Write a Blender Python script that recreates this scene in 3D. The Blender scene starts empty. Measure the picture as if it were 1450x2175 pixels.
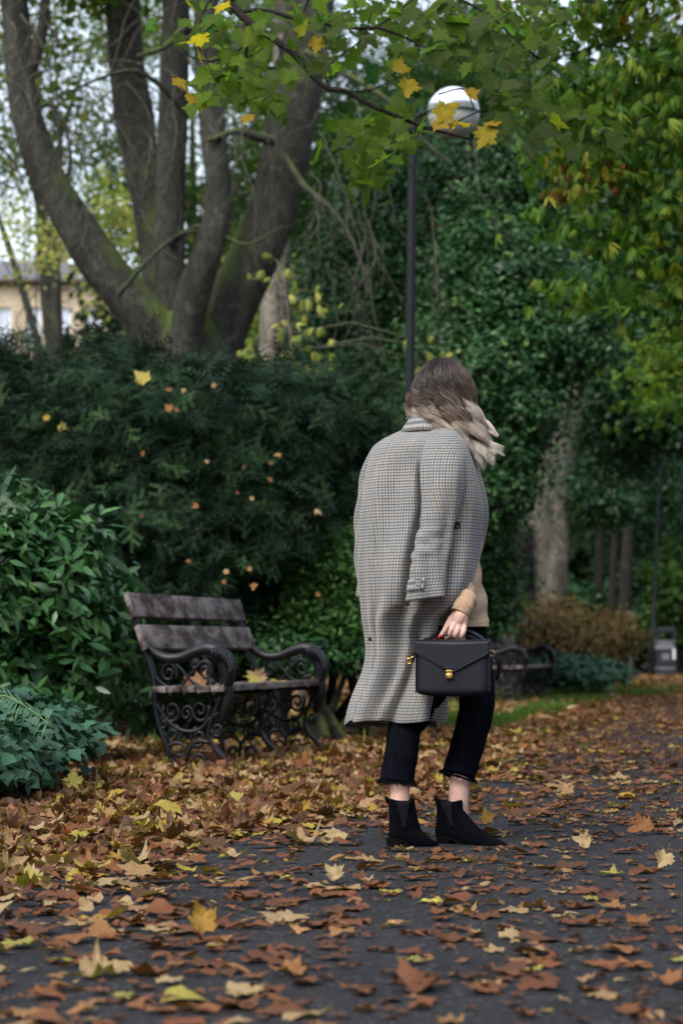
import bpy, bmesh, math, random
import numpy as np
from mathutils import Vector, Matrix, noise as mnoise

# ------------------------------------------------------------------ camera, light, exposure
scene = bpy.context.scene
COL = scene.collection
RES_X, RES_Y = 1450, 2175
F = 4877.0                     # focal length in photo pixels
CAM_H = 0.69
HORIZON = 1370.0
PITCH = math.atan((HORIZON - RES_Y / 2) / F)
SP, CP = math.sin(PITCH), math.cos(PITCH)

cam_d = bpy.data.cameras.new('camera')
cam = bpy.data.objects.new('camera', cam_d)
COL.objects.link(cam)
cam.location = (0, 0, CAM_H)
cam.rotation_euler = (math.pi / 2 + PITCH, 0, 0)
cam_d.sensor_fit = 'VERTICAL'
cam_d.sensor_height = 22.3
cam_d.lens = 50.0
cam_d.clip_start = 0.1
cam_d.clip_end = 1500
cam_d.dof.use_dof = True
cam_d.dof.focus_distance = 7.85
cam_d.dof.aperture_fstop = 2.4
cam_d.dof.aperture_blades = 8
scene.camera = cam

SUN_EL, SUN_AZ = math.radians(48), math.radians(215)      # azimuth clockwise from +Y
world = bpy.data.worlds.new('World')
scene.world = world
world.use_nodes = True
wt = world.node_tree
for n in list(wt.nodes): wt.nodes.remove(n)
wo = wt.nodes.new('ShaderNodeOutputWorld')
wb = wt.nodes.new('ShaderNodeBackground')
ws = wt.nodes.new('ShaderNodeTexSky')
ws.sky_type = 'NISHITA'
ws.sun_disc = False
ws.sun_elevation = SUN_EL
ws.sun_rotation = SUN_AZ
ws.dust_density = 3.0
ws.air_density = 1.0
ws.ozone_density = 1.0
wh = wt.nodes.new('ShaderNodeHueSaturation')
wh.inputs['Saturation'].default_value = 0.52
wt.links.new(ws.outputs[0], wh.inputs['Color'])
wt.links.new(wh.outputs[0], wb.inputs[0])
wt.links.new(wb.outputs[0], wo.inputs[0])
wb.inputs[1].default_value = 0.12
sun_d = bpy.data.lights.new('sun', 'SUN')
sun_d.energy = 0.55
sun_d.angle = math.radians(30)
sun_d.color = (1.0, 0.965, 0.92)
sun = bpy.data.objects.new('sun', sun_d)
COL.objects.link(sun)
sdir = Vector((math.sin(SUN_AZ) * math.cos(SUN_EL), math.cos(SUN_AZ) * math.cos(SUN_EL), math.sin(SUN_EL)))
sun.rotation_euler = sdir.to_track_quat('Z', 'Y').to_euler()

vs = scene.view_settings
vs.view_transform = 'Standard'
vs.look = 'None'
vs.gamma = 1
vs.exposure = 1.74
scene.render.film_transparent = False
cy = scene.cycles
cy.use_denoising = True
cy.max_bounces = 6
cy.diffuse_bounces = 3
cy.glossy_bounces = 2
cy.transmission_bounces = 4
cy.transparent_max_bounces = 4
cy.use_adaptive_sampling = True
cy.adaptive_threshold = 0.01
cy.sample_clamp_indirect = 4

rng = np.random.default_rng(7)
random.seed(7)
PI = math.pi

# ------------------------------------------------------------------ photo pixel -> world
def at(px, py, Y):
    u = (px - RES_X / 2) / F
    v = (RES_Y / 2 - py) / F
    dy = CP - SP * v
    dz = SP + CP * v
    t = Y / dy
    return Vector((t * u, Y, CAM_H + t * dz))
def ground(px, py, z=0.0):
    u = (px - RES_X / 2) / F
    v = (RES_Y / 2 - py) / F
    dy = CP - SP * v
    dz = SP + CP * v
    t = (z - CAM_H) / dz
    return Vector((t * u, t * dy, z))
def proj(P):
    P = np.asarray(P, float)
    x, y, z = P[..., 0], P[..., 1], P[..., 2] - CAM_H
    d = y * CP + z * SP
    w = -y * SP + z * CP
    return RES_X / 2 + F * x / d, RES_Y / 2 - F * w / d

# ------------------------------------------------------------------ tagging
def tag(o, label=None, cat=None, group=None, kind=None):
    if label: o['label'] = label
    if cat: o['category'] = cat
    if group: o['group'] = group
    if kind: o['kind'] = kind
    return o
def empty(name, loc=(0, 0, 0), rz=0, **kw):
    o = bpy.data.objects.new(name, None)
    COL.objects.link(o)
    o.location = loc
    o.rotation_euler = (0, 0, rz)
    o.empty_display_size = 0.2
    return tag(o, **kw)
def link(o, parent=None):
    COL.objects.link(o)
    if parent is not None: o.parent = parent
    return o

# ------------------------------------------------------------------ materials
class NT:
    def __init__(s, name):
        s.m = bpy.data.materials.new(name)
        s.m.use_nodes = True
        s.t = s.m.node_tree
        for n in list(s.t.nodes): s.t.nodes.remove(n)
        s.out = s.t.nodes.new('ShaderNodeOutputMaterial')
    def n(s, typ, ins=None, **props):
        nd = s.t.nodes.new(typ)
        for k, v in props.items(): setattr(nd, k, v)
        for k, v in (ins or {}).items():
            if isinstance(v, bpy.types.NodeSocket): s.t.links.new(v, nd.inputs[k])
            else: nd.inputs[k].default_value = v
        return nd
    def math(s, op, a, b=None, c=None):
        ins = {0: a}
        if b is not None: ins[1] = b
        if c is not None: ins[2] = c
        return s.n('ShaderNodeMath', ins, operation=op).outputs[0]
    def mix(s, f, a, b, blend='MIX'):
        nd = s.t.nodes.new('ShaderNodeMix'); nd.data_type = 'RGBA'; nd.blend_type = blend
        for k, v in ((0, f), (6, a), (7, b)):
            if isinstance(v, bpy.types.NodeSocket): s.t.links.new(v, nd.inputs[k])
            else: nd.inputs[k].default_value = v if k == 0 else c4(v)
        return nd.outputs[2]
    def ramp(s, f, stops, interp='LINEAR'):
        nd = s.t.nodes.new('ShaderNodeValToRGB')
        cr = nd.color_ramp; cr.interpolation = interp
        while len(cr.elements) > 1: cr.elements.remove(cr.elements[-1])
        cr.elements[0].position = stops[0][0]; cr.elements[0].color = c4(stops[0][1])
        for p, c in stops[1:]:
            e = cr.elements.new(p); e.color = c4(c)
        s.t.links.new(f, nd.inputs[0])
        return nd.outputs[0]
    def coord(s, scale=(1, 1, 1), kind='Object'):
        tc = s.t.nodes.new('ShaderNodeTexCoord')
        mp = s.n('ShaderNodeMapping', {0: tc.outputs[kind], 3: scale})
        return mp.outputs[0]
    def noise(s, vec, scale, detail=4, rough=.55, out=0):
        return s.n('ShaderNodeTexNoise', {'Vector': vec, 'Scale': scale, 'Detail': detail, 'Roughness': rough}).outputs[out]
    def bump(s, h, strength=.5, dist=.01):
        return s.n('ShaderNodeBump', {'Height': h, 'Strength': strength, 'Distance': dist}).outputs[0]
    def bsdf(s, col, rough=.6, spec=.4, metal=0, normal=None, sheen=0, coat=0, sss=0):
        nd = s.t.nodes.new('ShaderNodeBsdfPrincipled')
        def put(k, v, color=False):
            if isinstance(v, bpy.types.NodeSocket): s.t.links.new(v, nd.inputs[k])
            else: nd.inputs[k].default_value = c4(v) if color else v
        put('Base Color', col, True); put('Roughness', rough); put('Specular IOR Level', spec); put('Metallic', metal)
        if normal is not None: put('Normal', normal)
        if sheen: put('Sheen Weight', sheen); put('Sheen Roughness', .5)
        if coat: put('Coat Weight', coat)
        if sss: put('Subsurface Weight', sss); nd.inputs['Subsurface Scale'].default_value = .01
        return nd.outputs[0]
    def done(s, sh):
        s.t.links.new(sh, s.out.inputs[0])
        return s.m
def c4(c):
    return (c[0], c[1], c[2], 1.0) if len(c) == 3 else tuple(c)

def leaf_mat(name, stops, rough=.5, spec=.2, transl=.25, spot=.5, spotcol=(.10, .05, .02), veins=False, spotthr=.62, tcol=1.4):
    t = NT(name)
    tint = t.n('ShaderNodeAttribute', attribute_name='tint').outputs['Fac']
    col = t.ramp(tint, stops)
    oc = t.coord()
    nz = t.noise(oc, 9, 3)
    col = t.mix(t.math('MULTIPLY', nz, .5), col, (.02, .02, .012), 'MULTIPLY') if False else col
    if veins:
        lp = t.n('ShaderNodeAttribute', attribute_name='lp').outputs['Vector']
        sx = t.n('ShaderNodeSeparateXYZ', {0: lp})
        r = t.n('ShaderNodeVectorMath', {0: lp}, operation='LENGTH').outputs['Value']
        ang = t.math('ARCTAN2', sx.outputs[0], sx.outputs[1])
        # five palmate veins
        v = t.math('ABSOLUTE', t.math('SINE', t.math('MULTIPLY', ang, 3.6)))
        v = t.math('MULTIPLY', v, r)
        vm = t.math('LESS_THAN', v, .035)
        n2 = t.noise(lp, 6, 4)
        blot = t.math('GREATER_THAN', t.math('ADD', n2, t.math('MULTIPLY', r, .12)), spotthr)
        col = t.mix(t.math('MULTIPLY', blot, spot), col, spotcol)
        col = t.mix(t.math('MULTIPLY', vm, .35), col, (.55, .45, .25))
        n3 = t.noise(lp, 14, 4)
        col = t.mix(.55, col, t.ramp(n3, [(.3, (.45, .42, .4)), (.65, (1.1, 1.1, 1.1))]), 'MULTIPLY')
        hgt = t.math('ADD', t.math('MULTIPLY', n2, .8), t.math('MULTIPLY', t.math('LESS_THAN', v, .06), -.3))
        nrm = t.bump(hgt, .7, .006)
    else:
        col = t.mix(.6, col, t.ramp(nz, [(.3, (.55, .55, .55)), (.65, (1.15, 1.15, 1.15))]), 'MULTIPLY')
        nrm = None
    sh = t.bsdf(col, rough, spec, normal=nrm)
    if transl > 0:
        bc = t.mix(1.0, col, (tcol * .80, tcol, tcol * .42), 'MULTIPLY')
        tr = t.n('ShaderNodeBsdfTranslucent', {'Color': bc})
        mx = t.n('ShaderNodeMixShader', {0: transl, 1: sh, 2: tr.outputs[0]})
        sh = mx.outputs[0]
    return t.done(sh)

def bark_mat(name, c1, c2, scale=6, moss=0.0, mosscol=(.06, .09, .015), stretch=.25, bump=.8):
    t = NT(name)
    v = t.coord((1, 1, stretch))
    n1 = t.noise(v, scale, 8, .65)
    n2 = t.noise(t.coord(), 1.3, 4)
    n3 = t.noise(t.coord((1, 1, .5)), scale * 5, 4, .7)
    col = t.ramp(n1, [(.3, c1), (.7, c2)])
    col = t.mix(.6, col, t.ramp(n2, [(.35, (.5, .48, .45)), (.65, (1.1, 1.1, 1.05))]), 'MULTIPLY')
    col = t.mix(.8, col, t.ramp(n3, [(.35, (.4, .4, .4)), (.65, (1.35, 1.35, 1.35))]), 'MULTIPLY')
    li = t.noise(t.coord(), 7.5, 6, .7); lj = t.noise(t.coord(), 2.2, 3)
    lf = t.n('ShaderNodeMapRange', {0: t.math('ADD', li, t.math('MULTIPLY', lj, .5)), 1: .80, 2: .92, 4: .35}).outputs[0]
    col = t.mix(lf, col, (c2[0] * 1.9, c2[1] * 2.0, c2[2] * 1.9))
    cr_ = t.n('ShaderNodeTexVoronoi', {'Vector': t.coord((1, 1, .3)), 'Scale': scale * 2.2}, feature='DISTANCE_TO_EDGE').outputs[0]
    col = t.mix(t.n('ShaderNodeMapRange', {0: cr_, 1: 0, 2: .07, 3: .55, 4: 0}).outputs[0], col, (.012, .011, .009))
    if moss > 0:
        g = t.n('ShaderNodeNewGeometry')
        nz = t.n('ShaderNodeSeparateXYZ', {0: g.outputs['Normal']}).outputs[2]
        f = t.math('ADD', t.math('MULTIPLY', nz, .9), t.math('MULTIPLY', t.math('SUBTRACT', n2, .5), 2.2))
        f = t.n('ShaderNodeMapRange', {0: f, 1: .55 - moss * .5, 2: .95 - moss * .5}).outputs[0]
        col = t.mix(f, col, mosscol)
    nrm = t.bump(t.math('ADD', n1, t.math('MULTIPLY', n3, .5)), bump, .07)
    return t.done(t.bsdf(col, .85, .25, normal=nrm))

def plain(name, col, rough=.5, spec=.5, metal=0, var=.25, scale=20, bump=0, coat=0, sheen=0, sss=0):
    t = NT(name)
    oc = t.coord()
    nz = t.noise(oc, scale, 5)
    c = t.mix(var, col, t.ramp(nz, [(.3, (.5, .5, .5)), (.7, (1.25, 1.25, 1.25))]), 'MULTIPLY')
    nrm = t.bump(nz, bump, .004) if bump else None
    return t.done(t.bsdf(c, rough, spec, metal, nrm, coat=coat, sheen=sheen, sss=sss))

M = {}
# ------------------------------------------------------------------ geometry collector
class Geo:
    def __init__(s): s.v = []; s.f = []; s.uv = []
    def add(s, V, Fs, UV=None):
        o = len(s.v)
        s.v += [tuple(p) for p in V]
        s.f += [tuple(i + o for i in f) for f in Fs]
        s.uv += list(UV) if UV is not None else [(0, 0)] * len(V)
    def box(s, c, size, rot=None, bev=0):
        cx, cy_, cz = c; sx, sy, sz = (a / 2 for a in size)
        if bev:
            bm = bmesh.new(); bmesh.ops.create_cube(bm, size=1)
            for v in bm.verts: v.co = Vector((v.co.x * size[0], v.co.y * size[1], v.co.z * size[2]))
            bmesh.ops.bevel(bm, geom=list(bm.edges), offset=bev, segments=2, affect='EDGES', profile=.6)
            bm.verts.index_update()
            V = [v.co.copy() for v in bm.verts]; Fs = [[v.index for v in f.verts] for f in bm.faces]; bm.free()
        else:
            V = [Vector((x * sx, y * sy, z * sz)) for x in (-1, 1) for y in (-1, 1) for z in (-1, 1)]
            Fs = [(0, 1, 3, 2), (4, 6, 7, 5), (0, 4, 5, 1), (2, 3, 7, 6), (0, 2, 6, 4), (1, 5, 7, 3)]
        if rot is not None: V = [rot @ v for v in V]
        s.add([v + Vector(c) for v in V], Fs)
    def tube(s, pts, rad, seg=8, flat=1.0, ref=None, caps=True, rough=0, rscale=3.0):
        pts = [Vector(p) for p in pts]
        n = len(pts)
        if not hasattr(rad, '__len__'): rad = [rad] * n
        tan = [(pts[min(i + 1, n - 1)] - pts[max(i - 1, 0)]).normalized() for i in range(n)]
        if ref is None: ref = Vector((0, 0, 1)) if abs(tan[0].z) < .9 else Vector((1, 0, 0))
        ref = Vector(ref)
        a = (ref - tan[0] * ref.dot(tan[0])).normalized()
        V = []; UV = []; L = 0
        for i in range(n):
            if i:
                L += (pts[i] - pts[i - 1]).length
                a = (a - tan[i] * a.dot(tan[i]))
                a = a.normalized() if a.length > 1e-6 else tan[i].orthogonal().normalized()
            b = tan[i].cross(a)
            for k in range(seg):
                th = 2 * PI * k / seg
                r = rad[i]
                d = a * math.cos(th) + b * math.sin(th) * flat
                p = pts[i] + d * r
                if rough: p = p + d * r * rough * (mnoise.noise(p * rscale) + .5 * mnoise.noise(p * rscale * 3))
                V.append(p); UV.append((k / seg, L))
        Fs = []
        for i in range(n - 1):
            for k in range(seg):
                k2 = (k + 1) % seg
                Fs.append((i * seg + k, i * seg + k2, (i + 1) * seg + k2, (i + 1) * seg + k))
        if caps:
            Fs.append(tuple(range(seg - 1, -1, -1)))
            Fs.append(tuple((n - 1) * seg + k for k in range(seg)))
        s.add(V, Fs, UV)
    def grid(s, P, UVs=None, close=False):
        """P[row][col] points"""
        R, C = len(P), len(P[0])
        V = [p for row in P for p in row]
        Fs = []
        for i in range(R - 1):
            for k in range(C if close else C - 1):
                k2 = (k + 1) % C
                Fs.append((i * C + k, i * C + k2, (i + 1) * C + k2, (i + 1) * C + k))
        s.add(V, Fs, [u for row in UVs for u in row] if UVs is not None else None)
    def mesh(s, name, smooth=True):
        me = bpy.data.meshes.new(name)
        me.from_pydata([tuple(v) for v in s.v], [], s.f)
        if any(u != (0, 0) for u in s.uv[:200]):
            ul = me.uv_layers.new(name='UVMap')
            vi = np.empty(len(me.loops), np.int32); me.loops.foreach_get('vertex_index', vi)
            ul.data.foreach_set('uv', np.array(s.uv, np.float32)[vi].ravel())
        if smooth: me.shade_smooth()
        return me
    def build(s, name, mat, parent=None, smooth=True, auto=None):
        me = s.mesh(name, smooth)
        if mat is not None: me.materials.append(mat)
        o = bpy.data.objects.new(name, me)
        link(o, parent)
        if auto is not None:
            me.shade_smooth()
            me.set_sharp_from_angle(angle=math.radians(auto))
        return o

def cr(pts, n, extra=None):
    """Catmull-Rom through pts (list of tuples of any width) -> n samples"""
    P = np.array([list(p) for p in pts], float)
    P = np.vstack([2 * P[0] - P[1], P, 2 * P[-1] - P[-2]])
    out = []
    m = len(P) - 3
    for i in range(n):
        t = i / (n - 1) * m
        k = min(int(t), m - 1); u = t - k
        a, b, c, d = P[k], P[k + 1], P[k + 2], P[k + 3]
        out.append(.5 * (2 * b + (c - a) * u + (2 * a - 5 * b + 4 * c - d) * u * u + (3 * b - a - 3 * c + d) * u ** 3))
    return np.array(out)

# ------------------------------------------------------------------ leaf templates
def tpl(V, T):
    return np.array(V, float), np.array(T, int)
def maple_tpl(lod=0, curl=0.0, fold=0.0, wav=0.0, ph=0.0, petiole=True, crumple=0.0, seed=0):
    half = [(.0, .0), (.16, -.10), (.34, -.06), (.30, .06), (.48, .12), (.40, .22), (.62, .40), (.47, .43), (.44, .52), (.24, .50), (.28, .66), (.17, .70), (.12, .86), (0, 1.0)]
    if lod: half = [(0, 0), (.34, -.06), (.28, .12), (.62, .40), (.24, .50), (.17, .72), (0, 1)]
    out = half + [(-x, y) for x, y in half[-2:0:-1]]
    c = np.array((0, .36))
    O = np.array(out, float)
    n = len(O)
    rs = np.random.default_rng(seed + 5)
    O = c + (O - c) * (1 + rs.uniform(-.17, .13, (n, 1)) + .12 * np.sin(np.arange(n) / n * 6.28 + seed)[:, None])
    rings = [np.array([c])]
    if not lod: rings.append(c + (O - c) * .5)
    rings.append(O)
    P = np.vstack(rings) - c
    T = []
    if lod:
        for i in range(n): T.append((0, 1 + i, 1 + (i + 1) % n))
    else:
        for i in range(n):
            j = (i + 1) % n
            T += [(0, 1 + i, 1 + j), (1 + i, 1 + n + i, 1 + n + j), (1 + i, 1 + n + j, 1 + j)]
    if petiole and not lod:
        b = len(P)
        P = np.vstack([P, [(-.012, -.36), (.012, -.36), (.05, -.85), (.03, -.85)]])
        T += [(b, b + 1, b + 2), (b, b + 2, b + 3)]
    x, y = P[:, 0], P[:, 1]
    r = np.hypot(x, y); th = np.arctan2(x, y)
    z = curl * r * r + wav * r * np.sin(3 * th + ph) + crumple * r * rs.normal(0, 1, len(x))
    if fold:      # bend around the midrib
        a = fold * x
        X = np.sin(a) / fold if abs(fold) > 1e-6 else x
        z = z + (1 - np.cos(a)) / fold
        x = X
    V = np.stack([x, y, z], 1)
    lp = np.stack([P[:, 0], P[:, 1] + .3, 0 * x], 1)
    return V, np.array(T), lp
def frag_tpl(seed=0, n=11, asp=.6, crump=.16, rings=True):
    rs = np.random.default_rng(seed + 900)
    th = np.linspace(0, 2 * PI, n, endpoint=False)
    r = .5 * (1 + rs.uniform(-.38, .30, n))
    O = np.stack([r * np.cos(th) * asp, r * np.sin(th)], 1)
    P = np.vstack([[(0, 0)], O * .5, O])
    T = []
    for i in range(n):
        j = (i + 1) % n
        T += [(0, 1 + i, 1 + j), (1 + i, 1 + n + i, 1 + n + j), (1 + i, 1 + n + j, 1 + j)]
    x, y = P[:, 0], P[:, 1]
    z = crump * np.hypot(x, y) * rs.normal(0, 1, len(x)) + rs.uniform(.1, .9) * x * x + rs.uniform(-.4, .4) * y * y
    V = np.stack([x, y, z], 1)
    return V, np.array(T), np.stack([x, y + .2, 0 * x], 1)
def oval_tpl(w=.2, fold=.25, droop=.15, n=3):
    V = []; T = []
    ys = np.linspace(0, 1, n + 1)
    V.append((0, 0, 0))
    for y in ys[1:-1]:
        ww = w * math.sin(PI * y ** .8)
        z = -droop * y * y
        V += [(-ww, y, z + fold * ww), (0, y, z), (ww, y, z + fold * ww)]
    V.append((0, 1, -droop))
    k = n - 1
    T += [(0, 2, 1), (0, 3, 2)]
    for i in range(k - 1):
        a = 1 + 3 * i; b = a + 3
        T += [(a, a + 1, b + 1), (a, b + 1, b), (a + 1, a + 2, b + 2), (a + 1, b + 2, b + 1)]
    a = 1 + 3 * (k - 1); e = len(V) - 1
    T += [(a, a + 1, e), (a + 1, a + 2, e)]
    V = np.array(V); 
    return V, np.array(T), V * 1.0
def compound_tpl(k=6, droop=.35, seed=0):
    base = oval_tpl(.11, .2, .25, 3)
    Vs = []; Ts = []; o = 0
    rs = np.random.default_rng(seed)
    for i in range(k):
        a = (i - (k - 1) / 2) * (2.3 * PI / 2 / k) + rs.uniform(-.1, .1)
        L = (.75 + .35 * math.cos(a)) * rs.uniform(.85, 1.1)
        V = base[0].copy() * L
        d = -droop - rs.uniform(0, .3)
        y, z = V[:, 1].copy(), V[:, 2].copy()
        V[:, 1] = y * math.cos(d) - z * math.sin(d); V[:, 2] = y * math.sin(d) + z * math.cos(d)
        x, y = V[:, 0].copy(), V[:, 1].copy()
        V[:, 0] = x * math.cos(a) + y * math.sin(a); V[:, 1] = -x * math.sin(a) + y * math.cos(a)
        Vs.append(V); Ts.append(base[1] + o); o += len(V)
    V = np.vstack(Vs)
    return V, np.vstack(Ts), V * 1.0
def yew_tpl(seed=0, n=11):
    rs = np.random.default_rng(seed)
    V = []; T = []
    def shoot(p, ang, L, m, droop):
        d = np.array((math.sin(ang), math.cos(ang)))
        w = np.array((d[1], -d[0]))
        for i in range(m):
            y = L * (i + .5) / m
            c = p + d * y
            z = -droop * (y ** 2)
            nl = .13 * (1 - .4 * i / m) 
            for sgn in (-1, 1):
                b = len(V)
                tip = c + (w * sgn * .9 + d * .45) * nl
                V.append((*(c - d * .014), z)); V.append((*(c + d * .02), z)); V.append((*tip, z - .02 + rs.uniform(-.02, .03)))
                T.append((b, b + 1, b + 2))
        b = len(V)
        V.append((*(p - w * .008), 0)); V.append((*(p + w * .008), 0)); V.append((*(p + d * L), -droop * L * L)); T.append((b, b + 1, b + 2))
    shoot(np.array((0., 0.)), 0, 1, n, .25)
    for k in range(4):
        y = .15 + .18 * k
        shoot(np.array((0, y)), (-1) ** k * .8, .5 - .06 * k, 5, .25)
    V = np.array(V)
    return V, np.array(T), V * 1.0
def quad_tpl(w=.35, fold=.3):
    V = np.array([(0, 0, 0), (-w, .45, fold * w), (0, .5, 0), (w, .45, fold * w), (0, 1, -.1)])
    return V, np.array([(0, 2, 1), (0, 3, 2), (1, 2, 4), (2, 3, 4)]), V * 1.0

def frames(nrm, ang):
    """rotation matrices whose columns are x,y,z; z = nrm; in-plane angle"""
    nrm = nrm / np.maximum(np.linalg.norm(nrm, axis=1, keepdims=True), 1e-9)
    ref = np.where(np.abs(nrm[:, 2:3]) < .95, np.array([[0, 0, 1.]]), np.array([[1., 0, 0]]))
    x = np.cross(ref, nrm); x /= np.maximum(np.linalg.norm(x, axis=1, keepdims=True), 1e-9)
    y = np.cross(nrm, x)
    c, s = np.cos(ang)[:, None], np.sin(ang)[:, None]
    X = x * c + y * s
    Y = -x * s + y * c
    return np.stack([X, Y, nrm], 2)

def tri_mesh(name, V, T, mat, parent=None, tint=None, lp=None, smooth=False):
    me = bpy.data.meshes.new(name)
    nv, nt_ = len(V), len(T)
    me.vertices.add(nv); me.vertices.foreach_set('co', np.ascontiguousarray(V, np.float32).ravel())
    me.loops.add(nt_ * 3); me.loops.foreach_set('vertex_index', np.ascontiguousarray(T, np.int32).ravel())
    me.polygons.add(nt_); me.polygons.foreach_set('loop_start', np.arange(0, nt_ * 3, 3, dtype=np.int32))
    try: me.polygons.foreach_set('loop_total', np.full(nt_, 3, np.int32))
    except Exception: pass
    if smooth: me.polygons.foreach_set('use_smooth', np.ones(nt_, bool))
    if tint is not None:
        a = me.attributes.new('tint', 'FLOAT', 'POINT'); a.data.foreach_set('value', np.ascontiguousarray(tint, np.float32))
    if lp is not None:
        a = me.attributes.new('lp', 'FLOAT_VECTOR', 'POINT'); a.data.foreach_set('vector', np.ascontiguousarray(lp, np.float32).ravel())
    me.update(calc_edges=True)
    me.materials.append(mat)
    o = bpy.data.objects.new(name, me)
    return link(o, parent)

def scatter_arrays(tpls, pos, nrm, ang, size, tint, useLp=False, yaw_random=None):
    """instances a list of templates at positions. returns V,T,tint,lp"""
    N = len(pos)
    idx = rng.integers(0, len(tpls), N)
    Vs, Ts, Ti, Lp = [], [], [], []
    off = 0
    R = frames(nrm, ang)
    for k, t in enumerate(tpls):
        sel = np.where(idx == k)[0]
        if not len(sel): continue
        V0, T0 = t[0], t[1]
        W = np.einsum('nij,kj->nki', R[sel], V0) * size[sel][:, None, None] + pos[sel][:, None, :]
        m = len(V0)
        Vs.append(W.reshape(-1, 3))
        Ts.append((T0[None] + (np.arange(len(sel)) * m)[:, None, None]).reshape(-1, 3) + off)
        Ti.append(np.repeat(tint[sel], m))
        if useLp:
            l = np.tile(t[2], (len(sel), 1)) + np.repeat(rng.uniform(0, 0.0001, (len(sel), 3)), m, 0)
            l[:, 2] += np.repeat(rng.uniform(0, 50, len(sel)), m)
            Lp.append(l)
        off += len(sel) * m
    return np.vstack(Vs), np.vstack(Ts), np.concatenate(Ti), (np.vstack(Lp) if useLp else None)
def scatter(name, tpls, pos, nrm, ang, size, tint, mat, parent=None, useLp=False, smooth=False):
    V, T, ti, lp = scatter_arrays(tpls, pos, nrm, ang, size, tint, useLp)
    return tri_mesh(name, V, T, mat, parent, ti, lp, smooth)

UP = np.array((0, 0, 1.))
def blob(px, py, Y, rx, ry, rd):
    c = at(px, py, Y)
    return (np.array(c), np.array((rx * Y / F, rd, ry * Y / F)))
def clump_points(blobs, nclump, per, spread, inner=.55, upbias=.6, weights=None, flat=.5, zmin=.02):
    vol = np.array([b[1].prod() ** (2 / 3) for b in blobs]) if weights is None else np.array(weights, float)
    vol = vol / vol.sum()
    bi = rng.choice(len(blobs), nclump, p=vol)
    C = np.array([b[0] for b in blobs])[bi]; Rr = np.array([b[1] for b in blobs])[bi]
    d = rng.normal(0, 1, (nclump, 3)); d /= np.linalg.norm(d, axis=1, keepdims=True)
    rr = rng.uniform(inner, 1.0, nclump) ** .7
    # uneven outline
    bump = 1 + .18 * np.sin(d[:, 0] * 5 + bi) * np.sin(d[:, 2] * 6 + 2 * bi) + rng.normal(0, .07, nclump)
    cc = C + d * Rr * (rr * bump)[:, None]
    cd = d * 1.0
    P = np.repeat(cc, per, 0) + rng.normal(0, 1, (nclump * per, 3)) * np.array((spread, spread, spread * flat))
    D = np.repeat(cd, per, 0)
    N = D * .6 + UP * upbias + rng.normal(0, .45, P.shape)
    tc = np.repeat(rng.uniform(0, 1, nclump), per)
    ok = P[:, 2] > zmin
    return P[ok], N[ok], tc[ok], D[ok]
def foliage(name, parent, mat, tpls, blobs, nclump, per, spread, size, inner=.55, upbias=.6, tintmix=.5, flat=.5, outward=False, sizevar=.3, weights=None, tintoff=0, zmin=.02, smooth=False):
    P, N, tc, D = clump_points(blobs, nclump, per, spread, inner, upbias, weights, flat, zmin)
    n = len(P)
    tint = np.clip(tc * tintmix + rng.uniform(0, 1, n) * (1 - tintmix) + tintoff, 0, 1)
    ang = rng.uniform(0, 2 * PI, n)
    return scatter(name, tpls, P, N, ang, size * rng.uniform(1 - sizevar, 1 + sizevar, n), tint, mat, parent, smooth=smooth)
# ================================================================== SETTING
EDGE_Y = np.array([-6, 0, 4, 6.2, 7.6, 9.2, 12, 15, 19, 26, 30.5, 40, 60])
EDGE_X = np.array([-3.0, -2.2, -1.45, -1.0, -.76, -.12, .62, .95, 1.45, 2.95, 4.4, 9.0, 22])
def edge_d(x, y):
    return x - np.interp(y, EDGE_Y, EDGE_X)

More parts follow.
